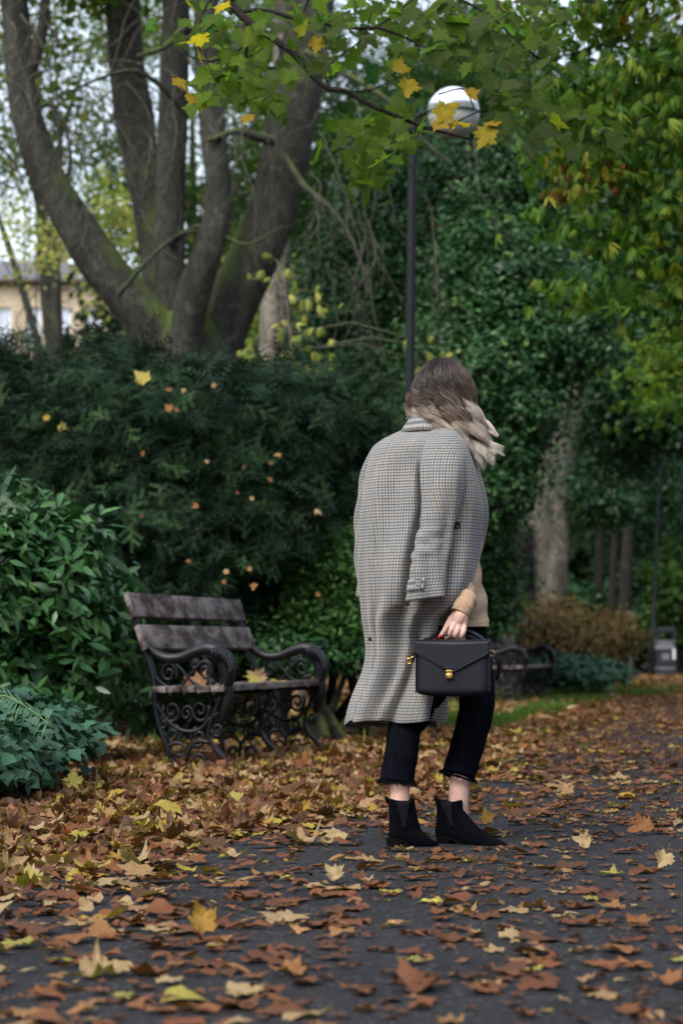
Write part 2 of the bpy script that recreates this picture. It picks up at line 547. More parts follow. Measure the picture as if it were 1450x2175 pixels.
def make_ground():
    t = NT('soil_material')
    oc = t.coord()
    n1 = t.noise(oc, 1.2, 6); n2 = t.noise(oc, 28, 5, .7); n3 = t.noise(oc, 8, 4)
    c = t.ramp(n2, [(.3, (.022, .013, .008)), (.5, (.07, .036, .018)), (.7, (.13, .07, .035))])
    c = t.mix(t.n('ShaderNodeMapRange', {0: n1, 1: .5, 2: .6}).outputs[0], c, t.ramp(n2, [(.3, (.015, .025, .008)), (.7, (.05, .07, .02))]))
    m = t.done(t.bsdf(c, .9, .2, normal=t.bump(t.math('ADD', n2, n3), .8, .03)))
    R = 500
    xs = np.concatenate([[-R, -60], np.linspace(-14, 14, 113), [60, R]])
    ys = np.concatenate([[-R, -30], np.linspace(0, 40, 161), [70, R]])
    P = []
    for y in ys:
        row = []
        for x in xs:
            d = float(edge_d(x, y))
            z = 0
            if -14 <= x <= 14 and 0 <= y <= 40 and d < 0:
                z = .02 * min(1, -d / .8) * (1 + .8 * mnoise.noise(Vector((x * 1.3, y * 1.3, 0))))
            row.append((x, y, z))
        P.append(row)
    g = Geo(); g.grid(P)
    tag(g.build('ground', m), kind='structure')
    # path
    t = NT('asphalt_material')
    oc = t.coord()
    vo = t.n('ShaderNodeTexVoronoi', {'Vector': oc, 'Scale': 110}, feature='F1')
    n1 = t.noise(oc, .9, 5); n2 = t.noise(oc, 60, 4, .7); n3 = t.noise(oc, 6, 5)
    sp = t.n('ShaderNodeSeparateXYZ', {0: vo.outputs['Color']}).outputs[0]
    c = t.ramp(n1, [(.35, (.0065, .0062, .0072)), (.65, (.0172, .0165, .0185))])
    c = t.mix(.55, c, t.ramp(n2, [(.3, (.4, .4, .4)), (.7, (1.7, 1.7, 1.7))]), 'MULTIPLY')
    c = t.mix(t.math('MULTIPLY', t.math('GREATER_THAN', sp, .94), .6), c, (.10, .095, .095))
    c = t.mix(t.n('ShaderNodeMapRange', {0: n3, 1: .55, 2: .75, 4: .5}).outputs[0], c, (.026, .018, .013))
    hb = t.math('ADD', vo.outputs['Distance'], n2)
    m = t.done(t.bsdf(c, t.n('ShaderNodeMapRange', {0: n1, 1: .3, 2: .7, 3: .72, 4: .9}).outputs[0], .22, normal=t.bump(hb, .6, .006)))
    yy = np.linspace(-6, 60, 133)
    P = []
    for y in yy:
        xl = float(np.interp(y, EDGE_Y, EDGE_X)) + .05 * mnoise.noise(Vector((0, y * 1.7, 0)))
        w = 4.0
        P.append([(xl + w * k / 12, y, .004 + (.018 * math.sin(PI * k / 12))) for k in range(13)])
    g = Geo(); g.grid(P)
    tag(g.build('path', m), kind='structure')
make_ground()

# ---- bark
M['bark'] = bark_mat('sycamore_bark', (.017, .018, .014), (.066, .066, .054), 5, moss=.6)
M['bark2'] = bark_mat('pale_bark', (.08, .074, .06), (.25, .23, .19), 4, moss=.1)
M['bark3'] = bark_mat('dark_bark', (.009, .008, .006), (.026, .022, .018), 6, moss=.3)
M['twig'] = bark_mat('grey_twig_bark', (.06, .056, .042), (.15, .14, .11), 10)
M['twig_dark'] = bark_mat('dark_twig_bark', (.018, .014, .012), (.05, .04, .035), 12)
# ---- leaves
M['yew'] = leaf_mat('yew_needles', [(0, (.003, .011, .006)), (.6, (.010, .033, .013)), (1, (.060, .125, .042))], .6, .15, .10)
M['laurel'] = leaf_mat('laurel_leaves', [(0, (.016, .058, .016)), (.6, (.042, .125, .034)), (.92, (.075, .19, .05)), (1, (.10, .16, .035))], .38, .35, .12)
M['holly'] = leaf_mat('holly_leaves', [(0, (.009, .036, .011)), (.6, (.021, .075, .020)), (.93, (.05, .13, .03)), (1, (.12, .19, .04))], .40, .28, .15)
M['ivy'] = leaf_mat('ivy_leaves', [(0, (.018, .060, .034)), (.7, (.035, .10, .055)), (1, (.06, .13, .06))], .5, .25, .12)
M['green'] = leaf_mat('green_leaves', [(0, (.020, .06, .012)), (.6, (.05, .12, .02)), (.9, (.12, .19, .03)), (1, (.25, .26, .04))], .6, .2, .4)
M['autumn'] = leaf_mat('autumn_leaves', [(0, (.04, .085, .015)), (.4, (.10, .15, .03)), (.7, (.24, .25, .04)), (.9, (.42, .33, .04)), (1, (.35, .14, .03))], .6, .2, .45)
M['box'] = leaf_mat('box_leaves', [(0, (.035, .10, .022)), (.6, (.085, .20, .045)), (1, (.17, .30, .06))], .55, .25, .35)
M['yellow'] = leaf_mat('yellow_leaves', [(0, (.16, .22, .05)), (.6, (.36, .36, .10)), (1, (.52, .44, .12))], .6, .2, .4)
M['chestnut'] = leaf_mat('chestnut_leaves', [(0, (.018, .075, .014)), (.5, (.068, .148, .017)), (.86, (.17, .225, .024)), (.95, (.28, .24, .03)), (.985, (.34, .13, .02)), (1, (.14, .05, .015))], .6, .2, .45)
M['maple'] = leaf_mat('maple_leaves', [(0, (.020, .095, .050)), (.4, (.028, .13, .022)), (.8, (.11, .28, .022)), (.9, (.24, .33, .025)), (.93, (.45, .36, .03)), (1, (.52, .34, .035))], .6, .12, .6, veins=True, spot=.35, spotthr=.66, spotcol=(.16, .09, .02), tcol=1.6)
M['brown_shrub'] = leaf_mat('brown_fern_leaves', [(0, (.05, .05, .02)), (.4, (.16, .10, .04)), (.8, (.28, .17, .07)), (1, (.34, .27, .10))], .7, .3, .3)
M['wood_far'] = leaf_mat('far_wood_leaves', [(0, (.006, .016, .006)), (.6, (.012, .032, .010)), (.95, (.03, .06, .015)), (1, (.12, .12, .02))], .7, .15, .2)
M['litter'] = leaf_mat('fallen_leaf', [(0, (.040, .014, .008)), (.18, (.105, .028, .012)), (.36, (.22, .060, .018)), (.50, (.36, .135, .035)), (.64, (.44, .24, .09)), (.78, (.56, .40, .20)), (.86, (.64, .50, .25)), (.90, (.56, .32, .03)), (.95, (.60, .48, .05)), (1.0, (.42, .48, .10))], .62, .3, .18, spot=.55, veins=True, spotthr=.60)

def tree_part(name, pts, Y, mat, parent, n=26, seg=14, rough=.10, yoff=None):
    """pts: (px,py,width px[,dY]) centre line in the photograph's frame at depth Y; real positions"""
    C = []
    for p in pts:
        dy = p[3] if len(p) > 3 else 0
        P = at(p[0], p[1], Y + dy)
        C.append((P.x, P.y, P.z, p[2] * (Y + dy) / F / 2))
    S = cr(C, n)
    g = Geo(); g.tube([s[:3] for s in S], [max(s[3], .004) for s in S], seg, rough=rough, rscale=2.2)
    return g.build(name, mat, parent), S

def droop_twig(g, p, d, L, r, gravity=.25, curl=0.0, n=12, seg=4, kids=2, wob=.25):
    p = Vector(p); d = Vector(d).normalized()
    pts = [p.copy()]; rad = [r]
    st = L / n
    for i in range(n):
        d = (d + Vector((random.gauss(0, wob), random.gauss(0, wob), random.gauss(0, wob))) * .35 + Vector((0, 0, -gravity)) * (1 if i < n * .65 else -curl)).normalized()
        p = p + d * st
        pts.append(p.copy()); rad.append(r * (1 - .75 * (i + 1) / n))
        if kids and i > 2 and random.random() < .35:
            s = Vector((random.gauss(0, 1), random.gauss(0, 1), random.gauss(0, .6))).normalized()
            droop_twig(g, p, d + s * .8, L * random.uniform(.25, .5), rad[-1] * .7, gravity, curl, 8, 3, kids - 1, wob)
    g.tube(pts, rad, seg, caps=False)

# ================================================================== FAR WOOD (one mass)
def far_wood():
    bl = []
    for px, py, Y, rx, ry in [(350, 900, 75, 260, 330), (560, 700, 72, 180, 420), (760, 640, 70, 200, 480), (960, 560, 72, 220, 520), (1180, 640, 70, 220, 560), (1400, 640, 74, 240, 600),
                              (1650, 700, 74, 260, 560), (100, 1080, 76, 300, 280), (-220, 1060, 76, 320, 260), (1900, 800, 74, 300, 560), (-600, 950, 76, 320, 380),
                              (500, 1270, 68, 260, 140), (900, 1270, 68, 260, 140), (1250, 1260, 68, 260, 150), (1600, 1260, 68, 260, 150), (0, 1270, 68, 300, 140), (1150, 1230, 62, 200, 170), (1250, 1150, 64, 220, 150), (1050, 1200, 60, 120, 160), (1380, 1240, 61, 120, 130)]:
        bl.append(blob(px, py, Y, rx, ry, 3.0))
    P, N, tc, D = clump_points(bl, 8500, 14, .55, .6, .5)
    # unseen wood added round the sides and behind the camera
    ring = []
    for k in range(26):  # this near ring blocks sky light and darkens reflections
        a = math.radians(58 + k * 9.76)         # clockwise from +Y, leaving the view open
        rr = 27 + 4 * math.sin(k * 1.9)
        h = 6.0 + 1.5 * math.sin(k * 2.7)
        ring.append((np.array((math.sin(a) * rr, math.cos(a) * rr + 6, h)), np.array((4.5, 4.5, h + .5))))
    for sg in (-1, 1):
        for k in range(7):
            a = math.radians(sg * (17 + k * 7)); rr = 58 + 4 * math.sin(k * 2.3)
            ring.append((np.array((math.sin(a) * rr, math.cos(a) * rr, 6.5)), np.array((6.5, 5, 7.5 + math.sin(k * 1.7)))))
    P2, N2, tc2, _ = clump_points(ring, 9500, 14, .7, .6, .5)
    P = np.vstack([P, P2]); N = np.vstack([N, N2]); tc = np.concatenate([tc, tc2])
    n = len(P)
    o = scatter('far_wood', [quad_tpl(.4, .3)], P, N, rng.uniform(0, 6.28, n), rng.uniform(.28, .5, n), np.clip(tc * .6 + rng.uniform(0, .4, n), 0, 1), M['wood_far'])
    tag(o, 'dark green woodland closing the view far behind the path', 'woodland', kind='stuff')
far_wood()

# ================================================================== BUILDING
def building():
    Y = 118.0
    t = NT('stone_wall'); oc = t.coord()
    br = t.n('ShaderNodeTexBrick', {'Vector': t.coord((1, 1, 1), 'UV'), 'Color1': (.46, .38, .27, 1), 'Color2': (.38, .31, .22, 1), 'Mortar': (.2, .17, .13, 1), 'Scale': 1.0, 'Mortar Size': .012, 'Brick Width': .6, 'Row Height': .28})
    c = t.mix(.5, br.outputs[0], t.ramp(t.noise(oc, .8, 6), [(.3, (.5, .48, .45)), (.7, (1.2, 1.2, 1.2))]), 'MULTIPLY')
    mw = t.done(t.bsdf(c, .9, .2))
    t = NT('slate_roof')
    br = t.n('ShaderNodeTexBrick', {'Vector': t.coord((1, 1, 1), 'UV'), 'Color1': (.11, .11, .13, 1), 'Color2': (.16, .15, .17, 1), 'Mortar': (.04, .04, .05, 1), 'Scale': 1, 'Mortar Size': .02, 'Brick Width': .35, 'Row Height': .25})
    mr = t.done(t.bsdf(br.outputs[0], .6, .4))
    mf = plain('painted_window_frame', (.70, .74, .80), .5)
    mg = plain('window_glass', (.35, .42, .52), .08, 1.0)
    ms = plain('sandstone_trim', (.38, .32, .24), .85, .2)
    mgut = plain('brown_gutter', (.07, .035, .025), .6)
    e0 = at(-330, 600, Y); e1 = at(262, 655, Y)
    x0, x1 = e0.x, e1.x
    top = at(100, 600, Y).z
    root = empty('stone_house', (x1, Y, 0), label='tan stone house with slate roof and pale sash windows glimpsed behind the trees at left', cat='house')
    inv = Vector((x1, Y, 0))
    g = Geo()
    D = 15
    # walls as thick slabs with window openings on the front wall
    wins = []
    for col in range(9):
        wx = x1 - 1.5 - col * 1.55
        if wx < x0 + .8: break
        for wz in (top - 2.3, top - 5.6, top - 9.2, top - 12.8):
            if wz > .8: wins.append((wx, wz))
    ww, wh_ = .72, 2.0
    xs = sorted(set([x0, x1] + [w[0] - ww / 2 for w in wins] + [w[0] + ww / 2 for w in wins]))
    zs = sorted(set([0, top] + [w[1] - wh_ / 2 for w in wins] + [w[1] + wh_ / 2 for w in wins]))
    def L(x, y, z): return (x - inv.x, y - inv.y, z)
    def quad(a, b, c, d, uv):
        g.add([a, b, c, d], [(0, 1, 2, 3)], uv)
    for i in range(len(xs) - 1):
        for k in range(len(zs) - 1):
            cx, cz = (xs[i] + xs[i + 1]) / 2, (zs[k] + zs[k + 1]) / 2
            if any(abs(cx - w[0]) < ww / 2 and abs(cz - w[1]) < wh_ / 2 for w in wins): continue
            a, b, c, d = (xs[i], zs[k]), (xs[i + 1], zs[k]), (xs[i + 1], zs[k + 1]), (xs[i], zs[k + 1])
            quad(*[L(q[0], Y, q[1]) for q in (a, b, c, d)], [a, b, c, d])
    quad(L(x1, Y, 0), L(x1, Y + D, 0), L(x1, Y + D, top), L(x1, Y, top), [(0, 0), (D, 0), (D, top), (0, top)])
    quad(L(x1, Y + D, 0), L(x0, Y + D, 0), L(x0, Y + D, top), L(x1, Y + D, top), [(0, 0), (9, 0), (9, top), (0, top)])
    quad(L(x0, Y + D, 0), L(x0, Y, 0), L(x0, Y, top), L(x0, Y + D, top), [(0, 0), (D, 0), (D, top), (0, top)])
    rev = .22
    for w in wins:
        a, b, c, d = (w[0] - ww / 2, w[1] - wh_ / 2), (w[0] + ww / 2, w[1] - wh_ / 2), (w[0] + ww / 2, w[1] + wh_ / 2), (w[0] - ww / 2, w[1] + wh_ / 2)
        for p, q in ((a, b), (b, c), (c, d), (d, a)):
            quad(L(p[0], Y, p[1]), L(q[0], Y, q[1]), L(q[0], Y + rev, q[1]), L(p[0], Y + rev, p[1]), [(0, 0), (1, 0), (1, .2), (0, .2)])
    g.build('wall', mw, root, smooth=False)
    # roof: hipped
    g = Geo(); h = 2.4; ov = .45
    A = [L(x0 - ov, Y - ov, top + .12), L(x1 + ov, Y - ov, top + .12), L(x1 + ov, Y + D + ov, top + .12), L(x0 - ov, Y + D + ov, top + .12)]
    R0, R1 = L(x0 + 3.5, Y + D / 2, top + h), L(x1 - 4.2, Y + D / 2, top + h)
    W = x1 - x0 + 2 * ov
    g.add([A[0], A[1], R1, R0], [(0, 1, 2, 3)], [(0, 0), (W, 0), (W - 4, 5), (4, 5)])
    g.add([A[1], A[2], R1], [(0, 1, 2)], [(0, 0), (D, 0), (D / 2, 5)])
    g.add([A[2], A[3], R0, R1], [(0, 1, 2, 3)], [(0, 0), (W, 0), (W - 4, 5), (4, 5)])
    g.add([A[3], A[0], R0], [(0, 1, 2)], [(0, 0), (D, 0), (D / 2, 5)])
    rf = g.build('roof', mr, root, smooth=False)
    g = Geo()
    g.box(L(x1 - 4.5, Y + D / 2, top + h + .3), (1.3, .8, 2.2)); g.box(L(x1 - 4.5, Y + D / 2, top + h + 1.45), (1.5, 1.0, .12))
    for k in (-.35, .35): g.tube([L(x1 - 4.5 + k, Y + D / 2, top + h + 1.5), L(x1 - 4.5 + k, Y + D / 2, top + h + 1.95)], .13, 8)
    g.build('chimney', mw, rf, smooth=False)
    g = Geo()
    g.box(L((x0 + x1) / 2, Y - ov - .05, top + .04), (W + .1, .14, .14)); g.box(L((x0 + x1) / 2, Y - .14, top - .05), (W - .6, .25, .2))
    g.build('gutter', mgut, root, smooth=False)
    for w in wins:
        cx, cz = w
        f = Geo()
        for dx in (-ww / 2 + .04, ww / 2 - .04): f.box(L(cx + dx, Y + rev - .04, cz), (.08, .07, wh_ - .01))
        for dz in (-wh_ / 2 + .04, 0, wh_ / 2 - .04): f.box(L(cx, Y + rev - .045, cz + dz), (ww - .16, .06, .07))
        f.box(L(cx, Y + rev - .035, cz + .02), (.035, .04, wh_ - .18))
        wo_ = f.build('window', mf, root, smooth=False)
        p = Geo(); p.box(L(cx, Y + rev, cz), (ww - .02, .02, wh_ - .02)); p.build('pane', mg, wo_, smooth=False)
        p = Geo(); p.box(L(cx, Y - .04, cz - wh_ / 2 - .07), (ww + .25, .14, .13)); p.build('sill', ms, wo_, smooth=False)
building()

# ================================================================== BACKGROUND TREES (sky shows through, upper left)
def bg_tree(name, label, cat, base, blobs, nclump, per, spread, size, mat, trunkw=.25, bark='bark', group=None, tintoff=0, inner=.2, tpls=None, limbs=6, flat=.6):
    b = Vector(base)
    root = empty(name, b, label=label, cat=cat, group=group)
    g = Geo()
    top = np.mean([q[0] for q in blobs], 0)
    S = cr([(0, 0, -.1, trunkw), (.1, .1, top[2] * .35, trunkw * .75), ((top[0] - b.x) * .6, (top[1] - b.y) * .6, top[2] * .7, trunkw * .5), (top[0] - b.x, top[1] - b.y, top[2] * 1.05, trunkw * .18)], 16)
    g.tube([s[:3] for s in S], [s[3] for s in S], 10, rough=.1)
    for i in range(limbs):
        q = blobs[i % len(blobs)]
        s = S[random.randint(5, 12)]
        e = q[0] - np.array(b) + rng.normal(0, .45, 3) * q[1]
        mid = (np.array(s[:3]) + e) / 2 + rng.normal(0, .25, 3)
        T = cr([(*s[:3], s[3] * .5), (*mid, s[3] * .33), (*e, .012)], 9)
        g.tube([k[:3] for k in T], [max(k[3], .01) for k in T], 6, caps=False)
    g.build('trunk', M[bark], root)
    o = foliage('crown', None, M[mat], tpls or [quad_tpl(.38, .3)], blobs, nclump, per, spread, size, inner=inner, upbias=.5, tintoff=tintoff, flat=flat)
    o.location = (0, 0, 0); o.parent = root; o.matrix_parent_inverse = Matrix.Translation(-b)
    return root
def gpos(px, Y):  # ground position below a photo column at depth Y
    return (at(px, 1400, Y).x, Y, 0)

bg_tree('lime_tree', 'light green and yellow leaved tree behind the left stem of the sycamore', 'tree', gpos(120, 40),
        [blob(60, 90, 40, 150, 160, 1.6), (blob(170, 260, 41, 150, 130, 1.5)), blob(250, 60, 42, 120, 120, 1.4), blob(10, 330, 40, 120, 120, 1.4), blob(-120, 100, 40, 150, 240, 1.6)],
        900, 16, .24, .085, 'autumn', tintoff=-.18)
bg_tree('maple_tree', 'loose green and yellow tree seen between the stems of the sycamore', 'tree', gpos(420, 44),
        [blob(330, 380, 44, 150, 200, 1.8), blob(520, 250, 45, 140, 200, 1.8), blob(450, 560, 44, 150, 150, 1.6), blob(240, 430, 43, 120, 120, 1.4), blob(560, 60, 45, 180, 150, 1.8), blob(340, 30, 45, 110, 150, 1.8)],
        1250, 18, .28, .09, 'green', tintoff=.10)
bg_tree('maple_tree', 'bright yellow green sapling in front of the stone house at far left', 'tree', gpos(60, 36),
        [blob(120, 540, 37, 120, 60, .9), blob(60, 480, 37, 120, 60, .9), blob(215, 640, 37, 40, 60, .6)],
        80, 12, .2, .09, 'yellow', trunkw=.06)
bg_tree('hazel_tree', 'yellow green small tree behind the fork of the sycamore', 'tree', gpos(270, 33),
        [blob(260, 480, 33, 90, 110, .8), blob(330, 610, 34, 60, 70, .6), blob(500, 640, 34, 70, 90, .7), blob(590, 640, 35, 70, 90, .7)],
        150, 14, .16, .10, 'yellow', trunkw=.08, tintoff=-.2)
bg_tree('oak_tree', 'mid green tree filling the gap right of the largest sycamore stem', 'tree', gpos(720, 46),
        [blob(700, 160, 46, 130, 200, 1.8), blob(760, 400, 46, 110, 180, 1.6), blob(640, 450, 47, 70, 150, 1.4), blob(880, 120, 48, 150, 160, 1.8)],
        780, 20, .25, .09, 'green', tintoff=-.25)
bg_tree('oak_tree', 'tall dark green tree at the back behind the lamp globe', 'tree', gpos(1050, 50),
        [blob(1000, 180, 50, 180, 200, 2.2), blob(1250, 240, 50, 200, 150, 2.2), blob(1420, 200, 50, 150, 260, 2), blob(900, 380, 49, 160, 200, 2), blob(1150, 420, 49, 200, 200, 2), blob(1380, 480, 49, 200, 220, 2)],
        1700, 20, .3, .11, 'green', trunkw=.4, tintoff=-.35)

# ================================================================== SYCAMORE (many stems)
def sycamore():
    Y = 24.0
    b = at(400, 1400, Y); b.z = 0
    root = empty('sycamore_tree', b, label='large grey sycamore dividing into five thick mossy stems behind the yews', cat='tree')
    inv = Matrix.Translation(-b)
    def par(o): o.parent = root; o.matrix_parent_inverse = inv; return o
    o, _ = tree_part('trunk', [(392, 1510, 250), (396, 1420, 215), (398, 1250, 195), (402, 1000, 190), (402, 840, 200), (404, 740, 185), (402, 665, 120)], Y, M['bark'], None, 24, 20)
    par(o)
    stems = [
        [(395, 800, 110), (345, 720, 128), (288, 650, 98), (215, 560, 92), (150, 460, 82), (100, 370, 74), (62, 260, 68), (42, 150, 62), (36, 50, 60), (20, -60, 55), (-20, -220, 40), (-60, -420, 22)],
        [(380, 780, 90, .3), (350, 640, 80, .5), (326, 500, 70, .8), (308, 390, 74, .9), (285, 250, 84, 1), (266, 110, 76, 1), (258, -40, 70, 1), (250, -220, 50, 1), (240, -420, 24, 1)],
        [(395, 790, 80), (366, 640, 68), (360, 500, 66), (364, 350, 64), (370, 200, 62), (374, 20, 60), (378, -160, 46), (390, -400, 22)],
        [(395, 800, 60, -.45), (392, 740, 66, -.5), (412, 620, 72, -.55), (452, 500, 62, -.6), (464, 400, 56, -.6), (450, 255, 56, -.6), (440, 110, 54, -.6), (440, -60, 46, -.6), (450, -300, 26, -.6)],
        [(415, 870, 90), (452, 765, 96), (492, 650, 112), (542, 540, 112), (582, 430, 106), (606, 330, 106), (626, 200, 110), (650, 80, 98), (678, -60, 84), (710, -240, 58), (720, -420, 26)],
    ]
    SS = []
    for s in stems:
        o, S = tree_part('limb', s, Y, M['bark'], None, 40, 16, .09)
        par(o); SS.append(S)
    # side branches
    g = Geo()
    br = [
        [(50, 190, 34), (78, 110, 30), (95, 30, 24), (100, -80, 16)],
        [(60, 235, 18), (105, 222, 14), (125, 260, 12), (130, 340, 9), (128, 400, 5)],
        [(250, 630, 10, -.4), (300, 570, 9, -.6), (350, 520, 8, -.7), (400, 492, 8, -.7), (445, 500, 7, -.6)],
        [(580, 300, 24, -.5), (545, 290, 20, -.6), (500, 280, 15, -.7), (440, 300, 10, -.8)],
        [(400, 250, 14, -.6), (350, 190, 12, -.8), (280, 150, 9, -1), (180, 180, 6, -1.2), (60, 240, 4, -1.4)],
        [(440, 130, 22, -.6), (400, 60, 18, -.8), (350, 100, 12, -1), (290, 120, 8, -1.1)],
        [(100, 380, 16), (140, 380, 12), (150, 330, 9), (138, 260, 6)],
        [(600, 330, 20, -.6), (650, 400, 15, -.8), (710, 450, 11, -1), (760, 540, 8, -1.1), (780, 620, 5, -1.1)],
        [(650, 110, 18, -.6), (740, 160, 14, -.9), (830, 220, 11, -1.1), (900, 300, 8, -1.2), (960, 350, 5, -1.2)],
        [(340, 540, 14), (420, 480, 10, -.5), (520, 520, 7, -.7), (600, 480, 4, -.8)],
    ]
    for p in br:
        S = cr([(*at(q[0], q[1], Y + (q[3] if len(q) > 3 else 0)), q[2] * Y / F / 2) for q in p], 14)
        g.tube([s[:3] for s in S], [max(s[3], .006) for s in S], 7, caps=False, rough=.1)
    par(g.build('branches', M['bark'], None))
    # pendulous bare twigs
    g = Geo()
    starts = []
    for k in range(70):
        px = random.uniform(-60, 640); py = random.uniform(-60, 300)
        starts.append((px, py, random.uniform(-1.6, .4)))
    for px, py, dy in starts:
        P = at(px, py, Y + dy)
        droop_twig(g, P, (random.uniform(-1, 1), random.uniform(-.5, .5), random.uniform(-.8, .3)), random.uniform(.9, 2.2), random.uniform(.006, .012), .16, 1.0, 16, 4, 2, .4)
    for k in range(12):
        P = at(random.uniform(640, 1060), random.uniform(150, 480), Y - 2.2 + random.uniform(-.5, .3))
        droop_twig(g, P, (random.uniform(-.3, .6), random.uniform(-.4, .4), random.uniform(-.9, .1)), random.uniform(1.2, 2.4), random.uniform(.005, .009), .16, 1.0, 16, 4, 2, .45)
    for k in range(7):
        P = at(random.uniform(690, 800), random.uniform(420, 560), Y - 2.2 + random.uniform(-.5, .3))
        droop_twig(g, P, (random.uniform(-.1, .5), random.uniform(-.4, .4), -1), random.uniform(1.2, 1.9), random.uniform(.005, .009), .2, .9, 16, 4, 2, .45)
    par(g.build('twigs', M['twig'], None))
    # high crown, out of the photograph's top mostly
    bl = [blob(60, -250, Y, 260, 200, 1.6), blob(350, -300, Y, 260, 200, 1.6), blob(640, -260, Y, 260, 190, 1.6), blob(200, -60, Y + .6, 170, 90, 1.0), blob(80, 150, Y + 1, 60, 120, .6)]
    o = foliage('crown', None, M['autumn'], [quad_tpl(.42, .3)], bl, 420, 12, .25, .11, inner=.25, tintoff=-.2)
    par(o)
    o = None
sycamore()

def pale_trunk_tree():
    Y = 30.0
    b = at(585, 1400, Y); b.z = 0
    root = empty('ash_tree', b, label='straight pale green ash trunk standing just right of the many stemmed sycamore', cat='tree')
    inv = Matrix.Translation(-b)
    o, _ = tree_part('trunk', [(588, 1480, 80), (586, 1300, 72), (584, 1000, 66), (582, 760, 62), (584, 600, 60), (592, 420, 54), (600, 200, 48), (606, 0, 42), (612, -250, 26), (615, -400, 12)], Y, M['bark2'], None, 30, 14, .06)
    o.parent = root; o.matrix_parent_inverse = inv
    o = foliage('crown', None, M['green'], [quad_tpl(.42, .3)], [blob(620, -150, Y, 200, 140, 1.5), blob(560, 120, Y + 1.5, 110, 150, .8)], 200, 14, .24, .10, inner=.25, tintoff=-.1)
    o.parent = root; o.matrix_parent_inverse = inv
pale_trunk_tree()

# yellow leaved young chestnut
def yellow_sapling():
    Y = 20.0
    b = at(640, 1400, Y); b.z = 0
    root = empty('chestnut_sapling', b, label='young chestnut with drooping pale yellow leaves in front of the pale ash trunk', cat='sapling')
    inv = Matrix.Translation(-b)
    g = Geo()
    S = cr([(*at(640, 1530, Y), .03), (*at(632, 1100, Y), .025), (*at(625, 800, Y), .018), (*at(600, 560, Y), .008)], 20)
    g.tube([s[:3] for s in S], [s[3] for s in S], 8)
    pts = []
    for px, py in [(560, 600), (640, 640), (665, 620), (590, 690), (570, 750), (650, 720), (700, 650), (655, 770), (690, 825), (700, 790), (590, 820), (720, 850), (880, 720), (955, 745), (640, 690), (570, 560), (610, 770), (545, 720), (675, 730), (905, 770)]:
        P = at(px, py, Y + random.uniform(-.4, .4))
        s = S[min(19, max(3, int((P.z) / 4.2 * 19)))]
        mid = (Vector(s[:3]) + P) / 2 + Vector((0, 0, .12))
        g.tube([Vector(s[:3]), mid, P], [.008, .005, .003], 4, caps=False)
        pts.append(P)
    o = g.build('trunk', M['bark2'], None); o.parent = root; o.matrix_parent_inverse = inv
    P = np.array(pts); n = len(P)
    P = np.repeat(P, 4, 0) + rng.normal(0, .07, (n * 4, 3)); n *= 4
    N = np.stack([rng.normal(0, .4, n), rng.normal(-.5, .4, n), rng.uniform(.4, 1, n)], 1)
    o = scatter('crown', [compound_tpl(6, .7, s) for s in range(3)], P, N, rng.uniform(0, 6.28, n), rng.uniform(.07, .13, n), rng.uniform(0, 1, n), M['yellow'])
    o.parent = root; o.matrix_parent_inverse = inv
yellow_sapling()

# ================================================================== EVERGREENS
def shrub(name, label, cat, blobs, mat, tpls, nclump, per, spread, size, group=None, inner=.6, bark='bark3', stems=5, core=True, foot=None, **kw):
    cx = float(np.mean([q[0][0] for q in blobs])); cyy = float(np.mean([q[0][1] for q in blobs]))
    b = Vector((cx, cyy, 0)) if foot is None else Vector(gpos(*foot))
    root = empty(name, b, label=label, cat=cat, group=group)
    inv = Matrix.Translation(-b)
    g = Geo()
    for i in range(stems):
        q = blobs[i % len(blobs)]
        e = q[0] + rng.normal(0, .25, 3) * q[1]; e[2] = max(e[2], .2)
        if foot is not None: e[0] = b.x + random.uniform(-.25, .25); e[1] = b.y + random.uniform(-.2, .2)
        s = (b.x + random.uniform(-.25, .25), b.y + random.uniform(-.2, .2), -.05)
        S = cr([(*s, .05), (*((np.array(s) + e) / 2 + rng.normal(0, .1, 3)), .035), (*e, .012)], 9)
        g.tube([k[:3] for k in S], [k[3] for k in S], 7, caps=False)
    o = g.build('stems', M[bark], None); o.parent = root; o.matrix_parent_inverse = inv
    P, N, tc, D = clump_points(blobs, nclump, per, spread, inner, kw.get('upbias', .6), None, kw.get('flat', .5))
    n = len(P); szs = size * rng.uniform(.7, 1.3, n)
    tint = np.clip(tc * .5 + rng.uniform(0, .5, n) + kw.get('tintoff', 0), 0, 1)
    if core:   # oversized inner leaves added as opaque fill to keep the interior dark
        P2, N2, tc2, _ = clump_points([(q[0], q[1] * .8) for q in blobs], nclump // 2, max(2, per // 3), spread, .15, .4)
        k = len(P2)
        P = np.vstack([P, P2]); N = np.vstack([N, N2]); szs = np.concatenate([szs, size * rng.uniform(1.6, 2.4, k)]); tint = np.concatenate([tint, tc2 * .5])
    ang = rng.uniform(0, 6.28, len(P))
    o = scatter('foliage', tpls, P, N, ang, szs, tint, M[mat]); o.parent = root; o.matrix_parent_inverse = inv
    return root

